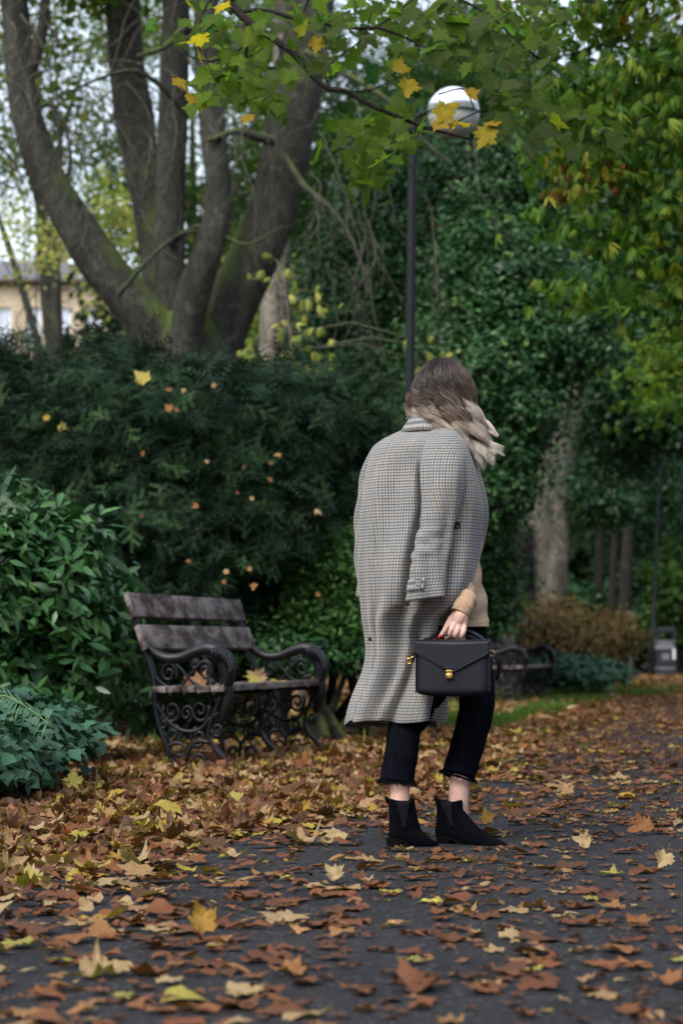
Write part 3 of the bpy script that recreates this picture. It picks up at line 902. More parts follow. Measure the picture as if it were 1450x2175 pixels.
YT = [yew_tpl(s) for s in range(5)]
LT = [oval_tpl(.17, .2, d, 3) for d in (.05, .2, .35)]
HT = [quad_tpl(.28, .5), quad_tpl(.32, .3), oval_tpl(.22, .35, .2, 2)]
shrub('yew_shrub', 'big dark yew at the left with a pointed leader in front of the stone house', 'shrub',
      [blob(60, 935, 17, 190, 135, .7), blob(25, 845, 17, 90, 90, .5), blob(210, 885, 17, 105, 90, .5), blob(213, 790, 17, 24, 58, .15), blob(20, 765, 17, 40, 36, .25), blob(130, 1150, 16.5, 260, 260, .7), blob(-150, 1050, 17, 220, 300, .8), blob(-70, 820, 17.3, 110, 90, .5)],
      'yew', YT, 900, 9, .13, .20, group='dark yews behind the near bench', flat=.35)
shrub('yew_shrub', 'spreading dark yew directly behind the near bench', 'shrub',
      [blob(330, 925, 15.8, 150, 135, .6), blob(430, 855, 16, 120, 75, .5), blob(520, 900, 15.8, 160, 120, .6), blob(375, 1130, 15.8, 210, 250, .6), blob(530, 1060, 15.8, 150, 170, .6), blob(300, 815, 16.2, 70, 50, .4), blob(360, 1430, 16.2, 200, 120, .5)],
      'yew', YT, 1150, 9, .12, .19, group='dark yews behind the near bench', flat=.35, foot=(400, 16.4), stems=4)
shrub('yew_shrub', 'dark yew with feathery sprays between the near bench and the woman', 'shrub',
      [blob(640, 900, 17, 140, 120, .6), blob(720, 960, 17.2, 120, 130, .6), blob(610, 1040, 17, 140, 120, .6), blob(560, 1200, 17, 90, 110, .5), blob(500, 1330, 17.2, 90, 120, .4)],
      'yew', YT, 620, 9, .12, .19, group='dark yews behind the near bench', flat=.35, tintoff=.06, foot=(540, 17.6), stems=3)
shrub('laurel_shrub', 'glossy broad leaved laurel at the front left beside the near bench', 'shrub',
      [blob(50, 1240, 12.4, 165, 190, .5), blob(-120, 1230, 12.2, 200, 230, .6), blob(130, 1330, 12.9, 160, 180, .4), blob(50, 1440, 12.3, 180, 120, .45), blob(30, 1135, 12.4, 95, 85, .35), blob(150, 1190, 12.6, 85, 85, .3), blob(220, 1310, 13.2, 80, 100, .3), blob(230, 1430, 13.3, 80, 90, .3), blob(-160, 1450, 12.2, 200, 150, .5)],
      'laurel', LT, 1150, 7, .075, .105, flat=.7, inner=.7, tintoff=0)
shrub('box_shrub', 'bright green low shrub between the yew and the back of the coat', 'shrub',
      [blob(700, 1225, 16.2, 80, 75, .4), blob(745, 1310, 16.2, 90, 80, .4), blob(750, 1175, 16.4, 60, 50, .35), blob(655, 1310, 16.0, 60, 70, .3), blob(610, 1235, 16.2, 50, 50, .3)],
      'box', HT, 620, 16, .10, .055, tintoff=.1, foot=(730, 16.6), stems=3)
shrub('holly_shrub', 'small dark shrub on the ground to the right of the yews', 'shrub',
      [blob(650, 1390, 15.6, 60, 26, .25), blob(590, 1380, 15.6, 50, 36, .25), blob(755, 1395, 15.8, 50, 22, .25)],
      'holly', HT, 160, 16, .08, .05)
# hollies
HG = 'tall hollies behind the lamp post'
shrub('holly_tree', 'tall holly directly behind the lamp post and the woman', 'tree',
      [blob(760, 620, 27, 130, 160, .9), blob(850, 480, 27.5, 150, 160, 1), blob(900, 700, 27, 180, 190, 1), blob(800, 840, 26.5, 150, 160, .9), blob(930, 900, 26.5, 180, 200, 1), blob(800, 1050, 26.5, 130, 180, .9), blob(850, 1300, 27, 190, 110, .8), blob(870, 330, 28, 120, 110, .9), blob(960, 1150, 26.5, 120, 180, .9), blob(700, 760, 27, 70, 110, .7)],
      'holly', HT, 3600, 22, .13, .075, group=HG, inner=.7, stems=4)
shrub('holly_tree', 'tall glossy holly in the middle distance right of the lamp post', 'tree',
      [blob(1060, 620, 25, 160, 160, 1), blob(1010, 800, 24.5, 170, 170, 1), blob(1060, 900, 24.5, 100, 150, .9), blob(1030, 1020, 24.5, 80, 130, .8), blob(1035, 1270, 25.5, 45, 90, .4), blob(1180, 700, 25, 120, 140, .9), blob(1050, 420, 26, 150, 150, 1), blob(1010, 1180, 25.5, 80, 120, .6)],
      'holly', HT, 3400, 22, .12, .072, group=HG, inner=.7, stems=2, foot=(1010, 25.5), tintoff=.06)
shrub('holly_tree', 'dark holly mass behind the far lamp post at the right edge', 'tree',
      [blob(1360, 760, 30, 120, 170, 1), blob(1430, 830, 30, 150, 130, 1), blob(1320, 910, 31, 70, 110, 1), blob(1240, 560, 31, 180, 180, 1.2), blob(1400, 560, 31, 170, 180, 1.2), blob(1570, 1080, 34, 140, 130, 1), blob(1340, 1060, 53, 180, 130, 1), blob(1290, 1060, 36, 60, 60, .6)],
      'holly', HT, 2600, 20, .17, .095, group=HG, inner=.7, stems=3, foot=(1530, 31), tintoff=-.05)
shrub('laurel_hedge', 'yellow green bush at the right edge behind the litter bin', 'shrub',
      [blob(1440, 1230, 52, 60, 80, .9), blob(1500, 1200, 52, 80, 110, 1), blob(1420, 1310, 52.5, 50, 50, .6), blob(1480, 1340, 52.5, 60, 60, .8)],
      'green', [quad_tpl(.4, .3)], 300, 16, .2, .13, tintoff=0)
shrub('holly_shrub', 'dark undergrowth at the foot of the wood beyond the brown ferns', 'shrub',
      [blob(1230, 1330, 50, 130, 80, 1), blob(1080, 1300, 46, 120, 100, 1), blob(1380, 1290, 57, 160, 120, 1), blob(900, 1330, 44, 160, 90, 1)],
      'holly', [quad_tpl(.4, .3)], 900, 16, .25, .13, tintoff=-.15)

# leaning pale trunk
def leaning_tree():
    Y = 36.0
    b = at(1140, 1400, Y); b.z = 0
    root = empty('beech_tree', b, label='massive pale buttressed trunk leaning right, with a dark hollow in its base', cat='tree')
    inv = Matrix.Translation(-b)
    def par(o): o.parent = root; o.matrix_parent_inverse = inv; return o
    par(tree_part('trunk', [(1132, 1470, 190), (1136, 1380, 160), (1142, 1280, 128), (1152, 1180, 112), (1166, 1090, 92), (1180, 1000, 76), (1196, 930, 68), (1222, 860, 56), (1250, 780, 44), (1270, 640, 34), (1290, 400, 20)], Y, M['bark2'], None, 34, 20, .14)[0])
    par(tree_part('buttress', [(1180, 1450, 66, -.25), (1174, 1330, 52, -.25), (1184, 1200, 46, -.3), (1190, 1100, 34, -.25), (1192, 1000, 20, -.15)], Y - .1, M['bark2'], None, 18, 12, .12)[0])
    par(tree_part('hollow_dark', [(1098, 1420, 76, -.35), (1096, 1300, 74, -.35), (1098, 1210, 72, -.35), (1104, 1145, 50, -.25), (1114, 1112, 16, -.1)], Y - .2, M['bark3'], None, 16, 12, .35)[0])  # solid dark lump standing in for the shade of the hollow
    g = Geo()
    for e in [(1170, 930, 26, 1130, 820, 8), (1210, 880, 20, 1300, 820, 6)]:
        S = cr([(*at(e[0], e[1], Y), e[2] * Y / F / 2), (*at((e[0] + e[3]) / 2 + 8, (e[1] + e[4]) / 2, Y - .3), .08), (*at(e[3], e[4], Y - .5), .03)], 8)
        g.tube([s[:3] for s in S], [s[3] for s in S], 8, caps=False)
    par(g.build('branches', M['bark2'], None))
    o = foliage('crown', None, M['holly'], [quad_tpl(.42, .35)], [blob(1120, 980, Y - .8, 60, 90, .3), blob(1200, 1040, Y - .9, 60, 60, .3), blob(1150, 850, Y - .6, 70, 60, .4), blob(1300, 500, Y + 1, 260, 200, 2)], 330, 14, .16, .09, inner=.3)
    par(o)
leaning_tree()
def thin_trunks():
    for k, (pts, Y, lab) in enumerate([
        ([(1322, 1440, 34), (1326, 1300, 28), (1332, 1150, 24), (1345, 950, 20), (1350, 700, 14)], 44.0, 'slim dark trunk standing in shade left of the far lamp post'),
        ([(1292, 1430, 20), (1300, 1250, 16), (1306, 1080, 14), (1300, 850, 10)], 46.0, 'thinnest green stained trunk in the shade right of the leaning beech'),
        ([(1262, 1440, 26), (1268, 1300, 20), (1272, 1120, 18), (1262, 900, 14)], 50.0, 'dim far trunk close behind the leaning beech'),
        ([(1318, 1432, 50), (1322, 1400, 42), (1326, 1380, 34), (1330, 1320, 22), (1340, 1300, 14)], 40.0, 'short grey stump like trunk among the golden shrubs left of the litter bin')]):
        b = at(pts[0][0], 1400, Y); b.z = 0
        root = empty('beech_tree' if k < 3 else 'hazel_stump', b, label=lab, cat='tree' if k < 3 else 'stump')
        inv = Matrix.Translation(-b)
        o, _ = tree_part('trunk', pts, Y, M['bark3'] if k < 3 else M['bark2'], None, 18, 10, .12)
        o.parent = root; o.matrix_parent_inverse = inv
        if k < 3:
            o = foliage('crown', None, M['holly'], [quad_tpl(.42, .35)], [blob(pts[-1][0], pts[-1][1] - 60, Y, 90, 120, 1)], 90, 14, .3, .12, inner=.3)
            o.parent = root; o.matrix_parent_inverse = inv
thin_trunks()

BT = [oval_tpl(.2, .3, .4, 3), quad_tpl(.25, .5)]
BG = 'autumn brown shrubs beyond the far bench'
shrub('fern_shrub', 'brown withered shrub right behind the far bench', 'shrub', [blob(1130, 1340, 31, 90, 50, .5), blob(1200, 1360, 31, 80, 50, .5), blob(1080, 1320, 31.5, 60, 60, .4)],
      'brown_shrub', BT, 210, 14, .14, .075, group=BG, stems=14, tintoff=-.2, inner=.2)
shrub('fern_shrub', 'rusty brown shrub at the foot of the leaning beech', 'shrub', [blob(1250, 1350, 33, 70, 60, .5), blob(1190, 1310, 34, 60, 50, .4)],
      'brown_shrub', BT, 150, 14, .14, .075, group=BG, stems=12, tintoff=-.05, inner=.2)
shrub('fern_shrub', 'golden brown shrub nearest the far lamp post', 'shrub', [blob(1300, 1325, 37, 36, 42, .4), blob(1322, 1365, 37.5, 26, 36, .3)],
      'brown_shrub', BT, 110, 14, .14, .085, group=BG, stems=8, tintoff=.3, inner=.2)
shrub('fern_shrub', 'green and gold leaved shrub just right of the jumper', 'shrub', [blob(1065, 1290, 33, 55, 50, .4), blob(1010, 1300, 33, 50, 60, .4)],
      'green', BT, 150, 14, .10, .08, stems=6, tintoff=.2)
# ground cover
def ivy_patch(name, label, blobs, n, per, spread, size, mat='ivy'):
    P, N, tc, D = clump_points(blobs, n, per, spread, .3, 1.0)
    k = len(P)
    o = scatter(name, [maple_tpl(1, .1, .4), quad_tpl(.45, .3)], P, N, rng.uniform(0, 6.28, k), rng.uniform(size * .7, size * 1.3, k), np.clip(tc * .5 + rng.uniform(0, .5, k), 0, 1), M[mat])
    tag(o, label, 'ivy', kind='stuff')
ivy_patch('ivy', 'ivy and weeds trailing on the ground below the laurel', [blob(40, 1590, 10.0, 110, 45, .55), blob(-80, 1600, 9.6, 160, 60, .6), blob(120, 1560, 10.8, 80, 40, .5), blob(40, 1530, 10.6, 120, 40, .4)], 420, 9, .06, .07)
ivy_patch('ivy', 'low bluish green ivy on the verge between the far bench and the bin', [blob(1220, 1430, 29, 85, 26, 1.2), blob(1170, 1420, 28, 60, 24, 1.0), blob(1280, 1425, 32, 60, 18, 1)], 330, 12, .1, .09)
def fern_sprig():
    root = empty('fern_frond', at(-60, 1500, 9.6) * 1.0, label='thin feathery green frond arching over the ivy at the left edge', cat='fern')
    inv = Matrix.Translation(-root.location)
    g = Geo()
    base = at(-70, 1640, 9.6); base.z = 0
    S = cr([tuple(base), tuple(at(-50, 1520, 9.55)), tuple(at(0, 1478, 9.5)), tuple(at(50, 1498, 9.45)), tuple(at(108, 1540, 9.4))], 34)
    g.tube([tuple(s) for s in S], [.004 * (1 - .6 * i / 33) for i in range(34)], 5)
    o = g.build('stem', plain('frond_stem', (.14, .22, .06), .5), None); o.parent = root; o.matrix_parent_inverse = inv
    P = []; N = []; 
    for i in range(12, 33):
        for sg in (-1, 1): P.append(S[i]); N.append((sg * .3, -.8, .6))
    P = np.array(P); N = np.array(N, float); n = len(P)
    ang = np.array([(-1) ** i * 1.2 + rng.normal(0, .15) + PI * .5 for i in range(n)])
    o = scatter('leaflets', [oval_tpl(.07, .2, .3, 3)], P, N, ang, rng.uniform(.05, .085, n), rng.uniform(.6, 1, n), M['ivy']); o.parent = root; o.matrix_parent_inverse = inv
fern_sprig()
# verge grass
def grass():
    P = []
    while len(P) < 15000:
        y = random.uniform(14, 34); x = random.uniform(-1.5, 5)
        d = float(edge_d(x, y))
        if d > -.08 or d < -2.3: continue
        if y < 18.5 and random.random() < .96: continue
        if mnoise.noise(Vector((x * .8, y * .35, 3))) < -.08: continue
        P.append((x, y, .03))
    P = np.array(P); n = len(P)
    V0 = np.array([(-.04, 0, 0), (.04, 0, 0), (.1, .3, .6), (.18, .7, 1.0)]); T0 = np.array([(0, 1, 2), (0, 2, 3)])
    V0 = V0[:, [0, 1, 2]]
    o = scatter('grass', [(V0, T0, V0)], P, np.tile((0, 0, 1.), (n, 1)) + rng.normal(0, .2, (n, 3)), rng.uniform(0, 6.28, n), rng.uniform(.05, .11, n), rng.uniform(.3, .95, n), M['green'])
    tag(o, 'short green grass on the verge along the path', 'grass', kind='stuff')
grass()

# ================================================================== OVERHANGING BRANCHES
MT = [maple_tpl(0, c, f, w, p, True, .02, s) for s, (c, f, w, p) in enumerate([(-.1, .3, .05, 0), (.12, -.4, .08, 1), (-.2, .6, .06, 2), (.05, .9, .1, 3), (-.15, -.6, .1, 4)])]
def maple_overhang():
    Y = 10.6
    base = Vector((-3.2, 11.5, 0))
    root = empty('norway_maple', base, label='dark branched maple reaching in overhead with big green and yellow lobed leaves', cat='tree')
    inv = Matrix.Translation(-base)
    def par(o): o.parent = root; o.matrix_parent_inverse = inv; return o
    g = Geo()
    S = cr([(-3.2, 11.5, -.1, .2), (-3.1, 11.4, 2, .17), (-2.7, 11.2, 3.6, .12), (-1.7, 10.9, 4.5, .07), tuple(at(380, -170, Y)) + (.035,), tuple(at(470, -20, Y)) + (.022,)], 26)
    g.tube([s[:3] for s in S], [s[3] for s in S], 10)
    par(g.build('trunk', M['bark'], None))
    g = Geo()
    def br(pts, r0, r1, Yo=0, n=22, seg=6):
        S = cr([(*at(p[0], p[1], Y + Yo + (p[2] if len(p) > 2 else 0)),) for p in pts], n)
        g.tube([tuple(s) for s in S], [r0 + (r1 - r0) * i / (n - 1) for i in range(n)], seg, rough=.25, rscale=25)
        return S
    B = []
    B.append(br([(470, -20), (505, 25), (535, 52), (580, 82), (625, 115), (655, 150), (690, 185), (735, 195), (790, 225), (850, 250), (905, 272), (960, 285), (1003, 297)], .021, .006, n=36))
    B.append(br([(505, 25), (560, 22), (640, 42), (700, 52), (760, 60), (800, 58)], .012, .008))
    B.append(br([(800, 58), (850, 75), (900, 100), (935, 106), (985, 100)], .008, .003))
    B.append(br([(520, 40), (524, 90), (521, 132)], .012, .007, n=8))
    B.append(br([(560, 70), (500, 110), (450, 130), (400, 118), (340, 95)], .006, .002))
    B.append(br([(590, 90), (600, 140), (560, 170), (500, 170)], .005, .002))
    B.append(br([(700, 188), (690, 150), (720, 120), (770, 80), (790, 20)], .006, .003))
    B.append(br([(735, 195), (790, 190), (840, 165), (870, 150)], .004, .002))
    B.append(br([(850, 250), (820, 300), (790, 350), (780, 400)], .004, .002, -.1))
    B.append(br([(905, 272), (960, 262), (1010, 240), (1080, 225), (1150, 235)], .005, .002, .1))
    B.append(br([(930, 200), (985, 190), (1010, 235), (1040, 240)], .004, .002))
    B.append(br([(640, 40), (660, -10), (700, -60)], .006, .004))
    B.append(br([(470, -20), (440, 10), (425, 60), (440, 130), (460, 190)], .007, .002))
    B.append(br([(800, 58), (850, 20), (910, -30)], .006, .004))
    B.append(br([(470, 10), (560, -30), (700, -50), (860, -40), (1020, 20), (1100, 90), (1180, 150), (1240, 190)], .012, .003, -.2, 30))
    par(g.build('branches', M['twig_dark'], None))
    # leaf clusters (px, py, spread x, spread y, count, tint lo, hi)
    cl = [(440, 60, 50, 45, 20, .2, .85), (500, 110, 60, 50, 26, .3, .85), (540, 200, 55, 45, 22, .25, .8), (480, 180, 50, 40, 16, .3, .85), (560, 60, 60, 50, 18, .1, .8), (430, 200, 25, 30, 6, .5, .9),
          (610, 150, 50, 40, 10, .1, .8), (640, 20, 60, 40, 16, .1, .8), (760, 10, 70, 40, 16, .1, .8),
          (790, 290, 45, 40, 26, .35, .8), (780, 370, 40, 35, 26, .35, .8), (840, 300, 40, 40, 18, .35, .8), (860, 200, 60, 60, 12, .1, .8), (920, 60, 80, 50, 24, 0, .6), (1020, 120, 70, 60, 26, 0, .5),
          (1100, 200, 70, 55, 28, 0, .4), (1180, 250, 70, 50, 28, 0, .45), (1040, 250, 50, 40, 10, 0, .5), (1250, 280, 50, 40, 12, 0, .4), (960, 150, 60, 40, 14, 0, .7), (720, 90, 60, 40, 22, 0, .7), (1000, 30, 90, 50, 30, 0, .7), (840, 40, 70, 40, 22, .1, .8), (1120, 60, 80, 60, 22, 0, .6), (850, 130, 60, 50, 14, 0, .7)]
    P = []; ti = []
    for px, py, sx, sy, c, lo, hi in cl:
        for k in range(c):
            qx, qy = px + random.gauss(0, sx * .75), py + random.gauss(0, sy * .75)
            if math.hypot(qx - 968, qy - 232) < 78: continue
            P.append(at(qx, qy, Y + random.uniform(-.5, .7)))
            ti.append(random.uniform(lo, hi))
    sizes = list(rng.uniform(.07, .125, len(P)))
    for px, py, s in [(418, 85, .17), (525, 252, .10), (945, 235, .14), (962, 270, .11), (1030, 292, .14), (865, 185, .12), (850, 145, .11), (1185, 260, .12), (382, 175, .09), (935, 262, .10), (985, 262, .09), (1000, 200, .09), (410, 208, .12), (640, 62, .12), (672, 95, .10), (405, 10, .12), (425, 120, .10), (1045, 262, .1), (470, 15, .11), (1060, 5, .12)]:
        P.append(at(px, py, Y - .45)); ti.append(random.uniform(.90, 1.0)); sizes.append(s * .82)
    P = np.array(P); n = len(P)
    N = np.stack([rng.normal(0, .6, n), rng.normal(-.6, .5, n), rng.uniform(.0, 1.1, n)], 1)
    ang = rng.normal(PI, .7, n)
    par(scatter('crown', MT, P, N, ang, np.array(sizes), np.array(ti), M['maple'], None, True))
maple_overhang()

def chestnut_overhang():
    Y = 16.0
    base = Vector((5.9, 16.8, 0))
    root = empty('horse_chestnut', base, label='horse chestnut overhanging the top right with yellow green fingered leaves and rusty tips', cat='tree')
    inv = Matrix.Translation(-base)
    def par(o): o.parent = root; o.matrix_parent_inverse = inv; return o
    g = Geo()
    S = cr([(5.9, 16.8, -.1, .26), (5.6, 16.7, 2, .22), (5.0, 16.5, 4, .17), (3.8, 16.2, 6, .1), (3.2, 16, 7.5, .05)], 20)
    g.tube([s[:3] for s in S], [s[3] for s in S], 12, rough=.1)
    par(g.build('trunk', M['bark'], None))
    g = Geo()
    for pts, r0, r1 in [
        ([(1560, 60), (1450, 82), (1390, 105), (1330, 104), (1280, 95), (1230, 112), (1190, 118)], .02, .006),
        ([(1700, 200), (1560, 215), (1450, 208), (1400, 235), (1350, 250), (1300, 245), (1240, 250)], .016, .004),
        ([(1900, 420), (1700, 400), (1560, 400), (1450, 412), (1380, 440), (1320, 455), (1270, 440)], .016, .004),
        ([(1900, 560), (1650, 520), (1450, 520), (1390, 560), (1330, 600)], .014, .004),
        ([(1500, -60), (1380, -10), (1260, 5), (1160, -20), (1080, 10)], .016, .004),
        ([(1560, 700), (1450, 680), (1400, 720), (1380, 780)], .008, .003),
        ([(1560, 20), (1480, 300), (1430, 330), (1390, 300)], .010, .003)]:
        S = cr([tuple(at(p[0], p[1], Y)) for p in pts], 22)
        g.tube([tuple(s) for s in S], [r0 + (r1 - r0) * i / 21 for i in range(22)], 6, rough=.2, rscale=20)
    par(g.build('branches', M['twig_dark'], None))
    bl = [blob(1120, 70, Y, 130, 80, .7), blob(1190, 230, Y, 90, 60, .6), blob(1180, 470, Y, 60, 50, .4), blob(1250, 620, Y, 60, 40, .4), blob(1300, 30, Y, 160, 80, .7), blob(1420, 130, Y, 110, 90, .7), blob(1280, 190, Y, 140, 60, .6), blob(1400, 290, Y, 130, 90, .7), blob(1290, 370, Y, 110, 60, .5), blob(1400, 440, Y, 120, 90, .7),
          blob(1330, 520, Y, 100, 60, .5), blob(1430, 590, Y, 90, 110, .6), blob(1350, 660, Y, 60, 50, .3), blob(1210, 340, Y, 60, 40, .3), blob(1550, 200, Y, 160, 250, .8), blob(1560, 550, Y, 140, 260, .8), blob(1400, 830, Y + 8, 90, 90, .5), blob(1300, -80, Y, 300, 90, .8), blob(1440, 760, Y + 6, 80, 90, .5)]
    P, N, tc, D = clump_points(bl, 720, 6, .17, .10, 1.0, None, .35)
    n = len(P)
    tint = np.clip(tc * .62 + rng.uniform(0, .38, n), 0, 1)
    # rusty patch
    Px, Py = proj(P)
    rust = (np.hypot((Px - 1230) / 110, (Py - 370) / 60) < 1) | (np.hypot((Px - 1400) / 90, (Py - 30) / 50) < 1)
    tint[rust] = np.clip(tint[rust] + .25, 0, 1)
    par(scatter('crown', [compound_tpl(k, d, s) for s, (k, d) in enumerate([(5, .5), (6, .7), (7, .6), (7, .9)])], P, N, rng.uniform(0, 6.28, n), rng.uniform(.07, .13, n), tint, M['chestnut']))
chestnut_overhang()
# ================================================================== LAMP POSTS, BIN, BENCHES
M['iron'] = plain('black_cast_iron', (.006, .0065, .009), .42, .3, var=.5, scale=14, bump=.3)
M['post'] = plain('weathered_black_paint', (.009, .012, .013), .6, .2, var=.6, scale=8, bump=.2)
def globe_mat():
    t = NT('white_globe_reflections')
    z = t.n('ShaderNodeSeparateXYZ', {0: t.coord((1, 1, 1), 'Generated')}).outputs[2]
    c = t.ramp(z, [(0, (.30, .34, .33)), (.40, (.36, .40, .38)), (.46, (.10, .12, .11)), (.62, (.13, .15, .14)), (.68, (.72, .78, .85))])  # reflections painted into the colour by height: sky-white top, dark middle
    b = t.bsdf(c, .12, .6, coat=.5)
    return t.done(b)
def lamp(label, X, Y, lean, h, arm=True, globe_c=None, gr=.225, rz=0):
    root = empty('lamp_post', (X, Y, 0), rz=rz, label=label, cat='lamp post', group='black lamp posts along the path')
    g = Geo()
    L = lambda z: (lean * z, 0, z)
    prof = [(0, .085), (.03, .09), (.9, .085), (1.0, .08), (1.03, .06), (1.06, .044), (2.2, .042), (3.4, .040), (h, .037)]
    g.tube([L(z) for z, r in prof], [r for z, r in prof], 16, ref=(1, 0, 0))
    g.build('pole', M['post'], root, auto=40)
    g = Geo(); g.box((.0, -.088, .55), (.09, .012, .38), bev=.004); g.build('door', M['post'], root)
    gx, gy, gz = globe_c
    g = Geo()
    S = cr([L(h - .02), (lean * h + gx * .10, gy * .1, h + .10), (lean * h + gx * .5, gy * .5, gz + .02), (gx + lean * h - gr * .95 * math.copysign(1, gx) if gx else 0, gy, gz)], 12)
    g.tube([tuple(s) for s in S], [.022] * 12, 8)
    g.tube([(lean * h, 0, h - .06), (lean * h, 0, h + .04)], [.055, .05], 12)
    g.build('arm', M['post'], root)
    c = Vector((gx + lean * h, gy, gz))
    g = Geo(); rows = []
    for i in range(17):
        th = PI * i / 16
        rows.append([c + Vector((gr * math.sin(th) * math.cos(a), gr * math.sin(th) * math.sin(a), -gr * math.cos(th))) for a in [2 * PI * k / 28 for k in range(28)]])
    g.grid(rows, close=True)
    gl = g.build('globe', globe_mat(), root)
    g = Geo()
    ring = [c + Vector(((gr + .006) * math.cos(a), (gr + .006) * math.sin(a), .0)) for a in [2 * PI * k / 32 for k in range(33)]]
    g.tube(ring, .006, 6, caps=False)
    g.build('band', M['post'], gl)  # dark ring added to stand in for the reflected band on the globe
    return root
Yl = 19.5
pb = at(862, 1400, Yl); pt = at(876, 300, Yl)
gc = at(962, 240, Yl)
hh = pt.z + .12
lean = (pt.x - pb.x) / pt.z
lamp('black lamp post behind the woman with a round white globe among the maple leaves', pb.x, Yl, lean, hh, globe_c=(gc.x - pb.x - lean * hh, 0, gc.z))
Yf = 49.0
pb = at(1381, 1400, Yf); pt = at(1402, 975, Yf)
lamp('far black lamp post beside the litter bin with its top lost in foliage', pb.x, Yf, (pt.x - pb.x) / pt.z, 5.1, globe_c=(.45, 0, 5.0))

def litter_bin():
    X = at(1411, 1435, 48.5).x
    Y = 48.5
    root = empty('litter_bin', (X, Y, 0), label='black litter bin with open hood, silver bands and white label beside far lamp post', cat='litter bin')
    mb = plain('black_bin_plastic', (.018, .019, .022), .4, .5, var=.3)
    mr = plain('grey_band', (.22, .22, .24), .4, .5)
    mw = plain('white_label', (.75, .78, .80), .5)
    mg = plain('grey_sign', (.16, .165, .18), .5)
    def ring(g, z0, z1, hw, bev=.05, top=None):
        tw = top if top else hw
        rows = []
        for z, w in ((z0, hw), (z1, tw)):
            row = []
            for k in range(24):
                a = 2 * PI * k / 24
                c, s = math.cos(a), math.sin(a)
                m = (abs(c) ** 5 + abs(s) ** 5) ** (-1 / 5)
                row.append((w * c * m, w * s * m, z))
            rows.append(row)
        g.grid(rows, close=True)
    g = Geo(); ring(g, 0, .16, .22, top=.21); ring(g, .16, .19, .215); ring(g, .21, .60, .205); g.box((0, 0, .40), (.40, .40, .40))
    g.build('body', mb, root, auto=35)
    for z in (.19, .61, .755):
        g = Geo(); ring(g, z, z + .028, .222); g.f += [tuple(range(23, -1, -1)), tuple(range(24, 48))]
        g.build('band', mr, root, auto=35)
    g = Geo(); ring(g, .64, .75, .195); g.build('collar', mg, root, auto=35)
    # hood: four corner posts, arched openings, domed lid
    g = Geo()
    for sx in (-1, 1):
        for sy in (-1, 1): g.box((sx * .185, sy * .185, .87), (.045, .045, .19), bev=.01)
    for s in (-1, 1):
        for k in range(9):
            a = PI * k / 8
            x = .155 * math.cos(a)
            zt = .87 + .07 * math.sin(a)
            g.box((x, s * .187, (zt + .975) / 2 + .002), (.044, .03, max(.985 - zt, .02)))
            g.box((s * .187, x, (zt + .975) / 2 + .002), (.03, .044, max(.985 - zt, .02)))
    g.build('hood', mb, root, smooth=False)
    g = Geo(); ring(g, .985, 1.01, .225); ring(g, 1.01, 1.05, .225, top=.16); ring(g, 1.05, 1.06, .16, top=.02); g.build('lid', mr if False else mb, root, auto=35)
    g = Geo(); g.box((.165, -.211, .50), (.055, .006, .22)); g.build('label', mw, root, smooth=False)
    g = Geo(); g.box((-.01, -.211, .45), (.16, .006, .13)); g.build('sign_plate', mg, root, smooth=False)
litter_bin()

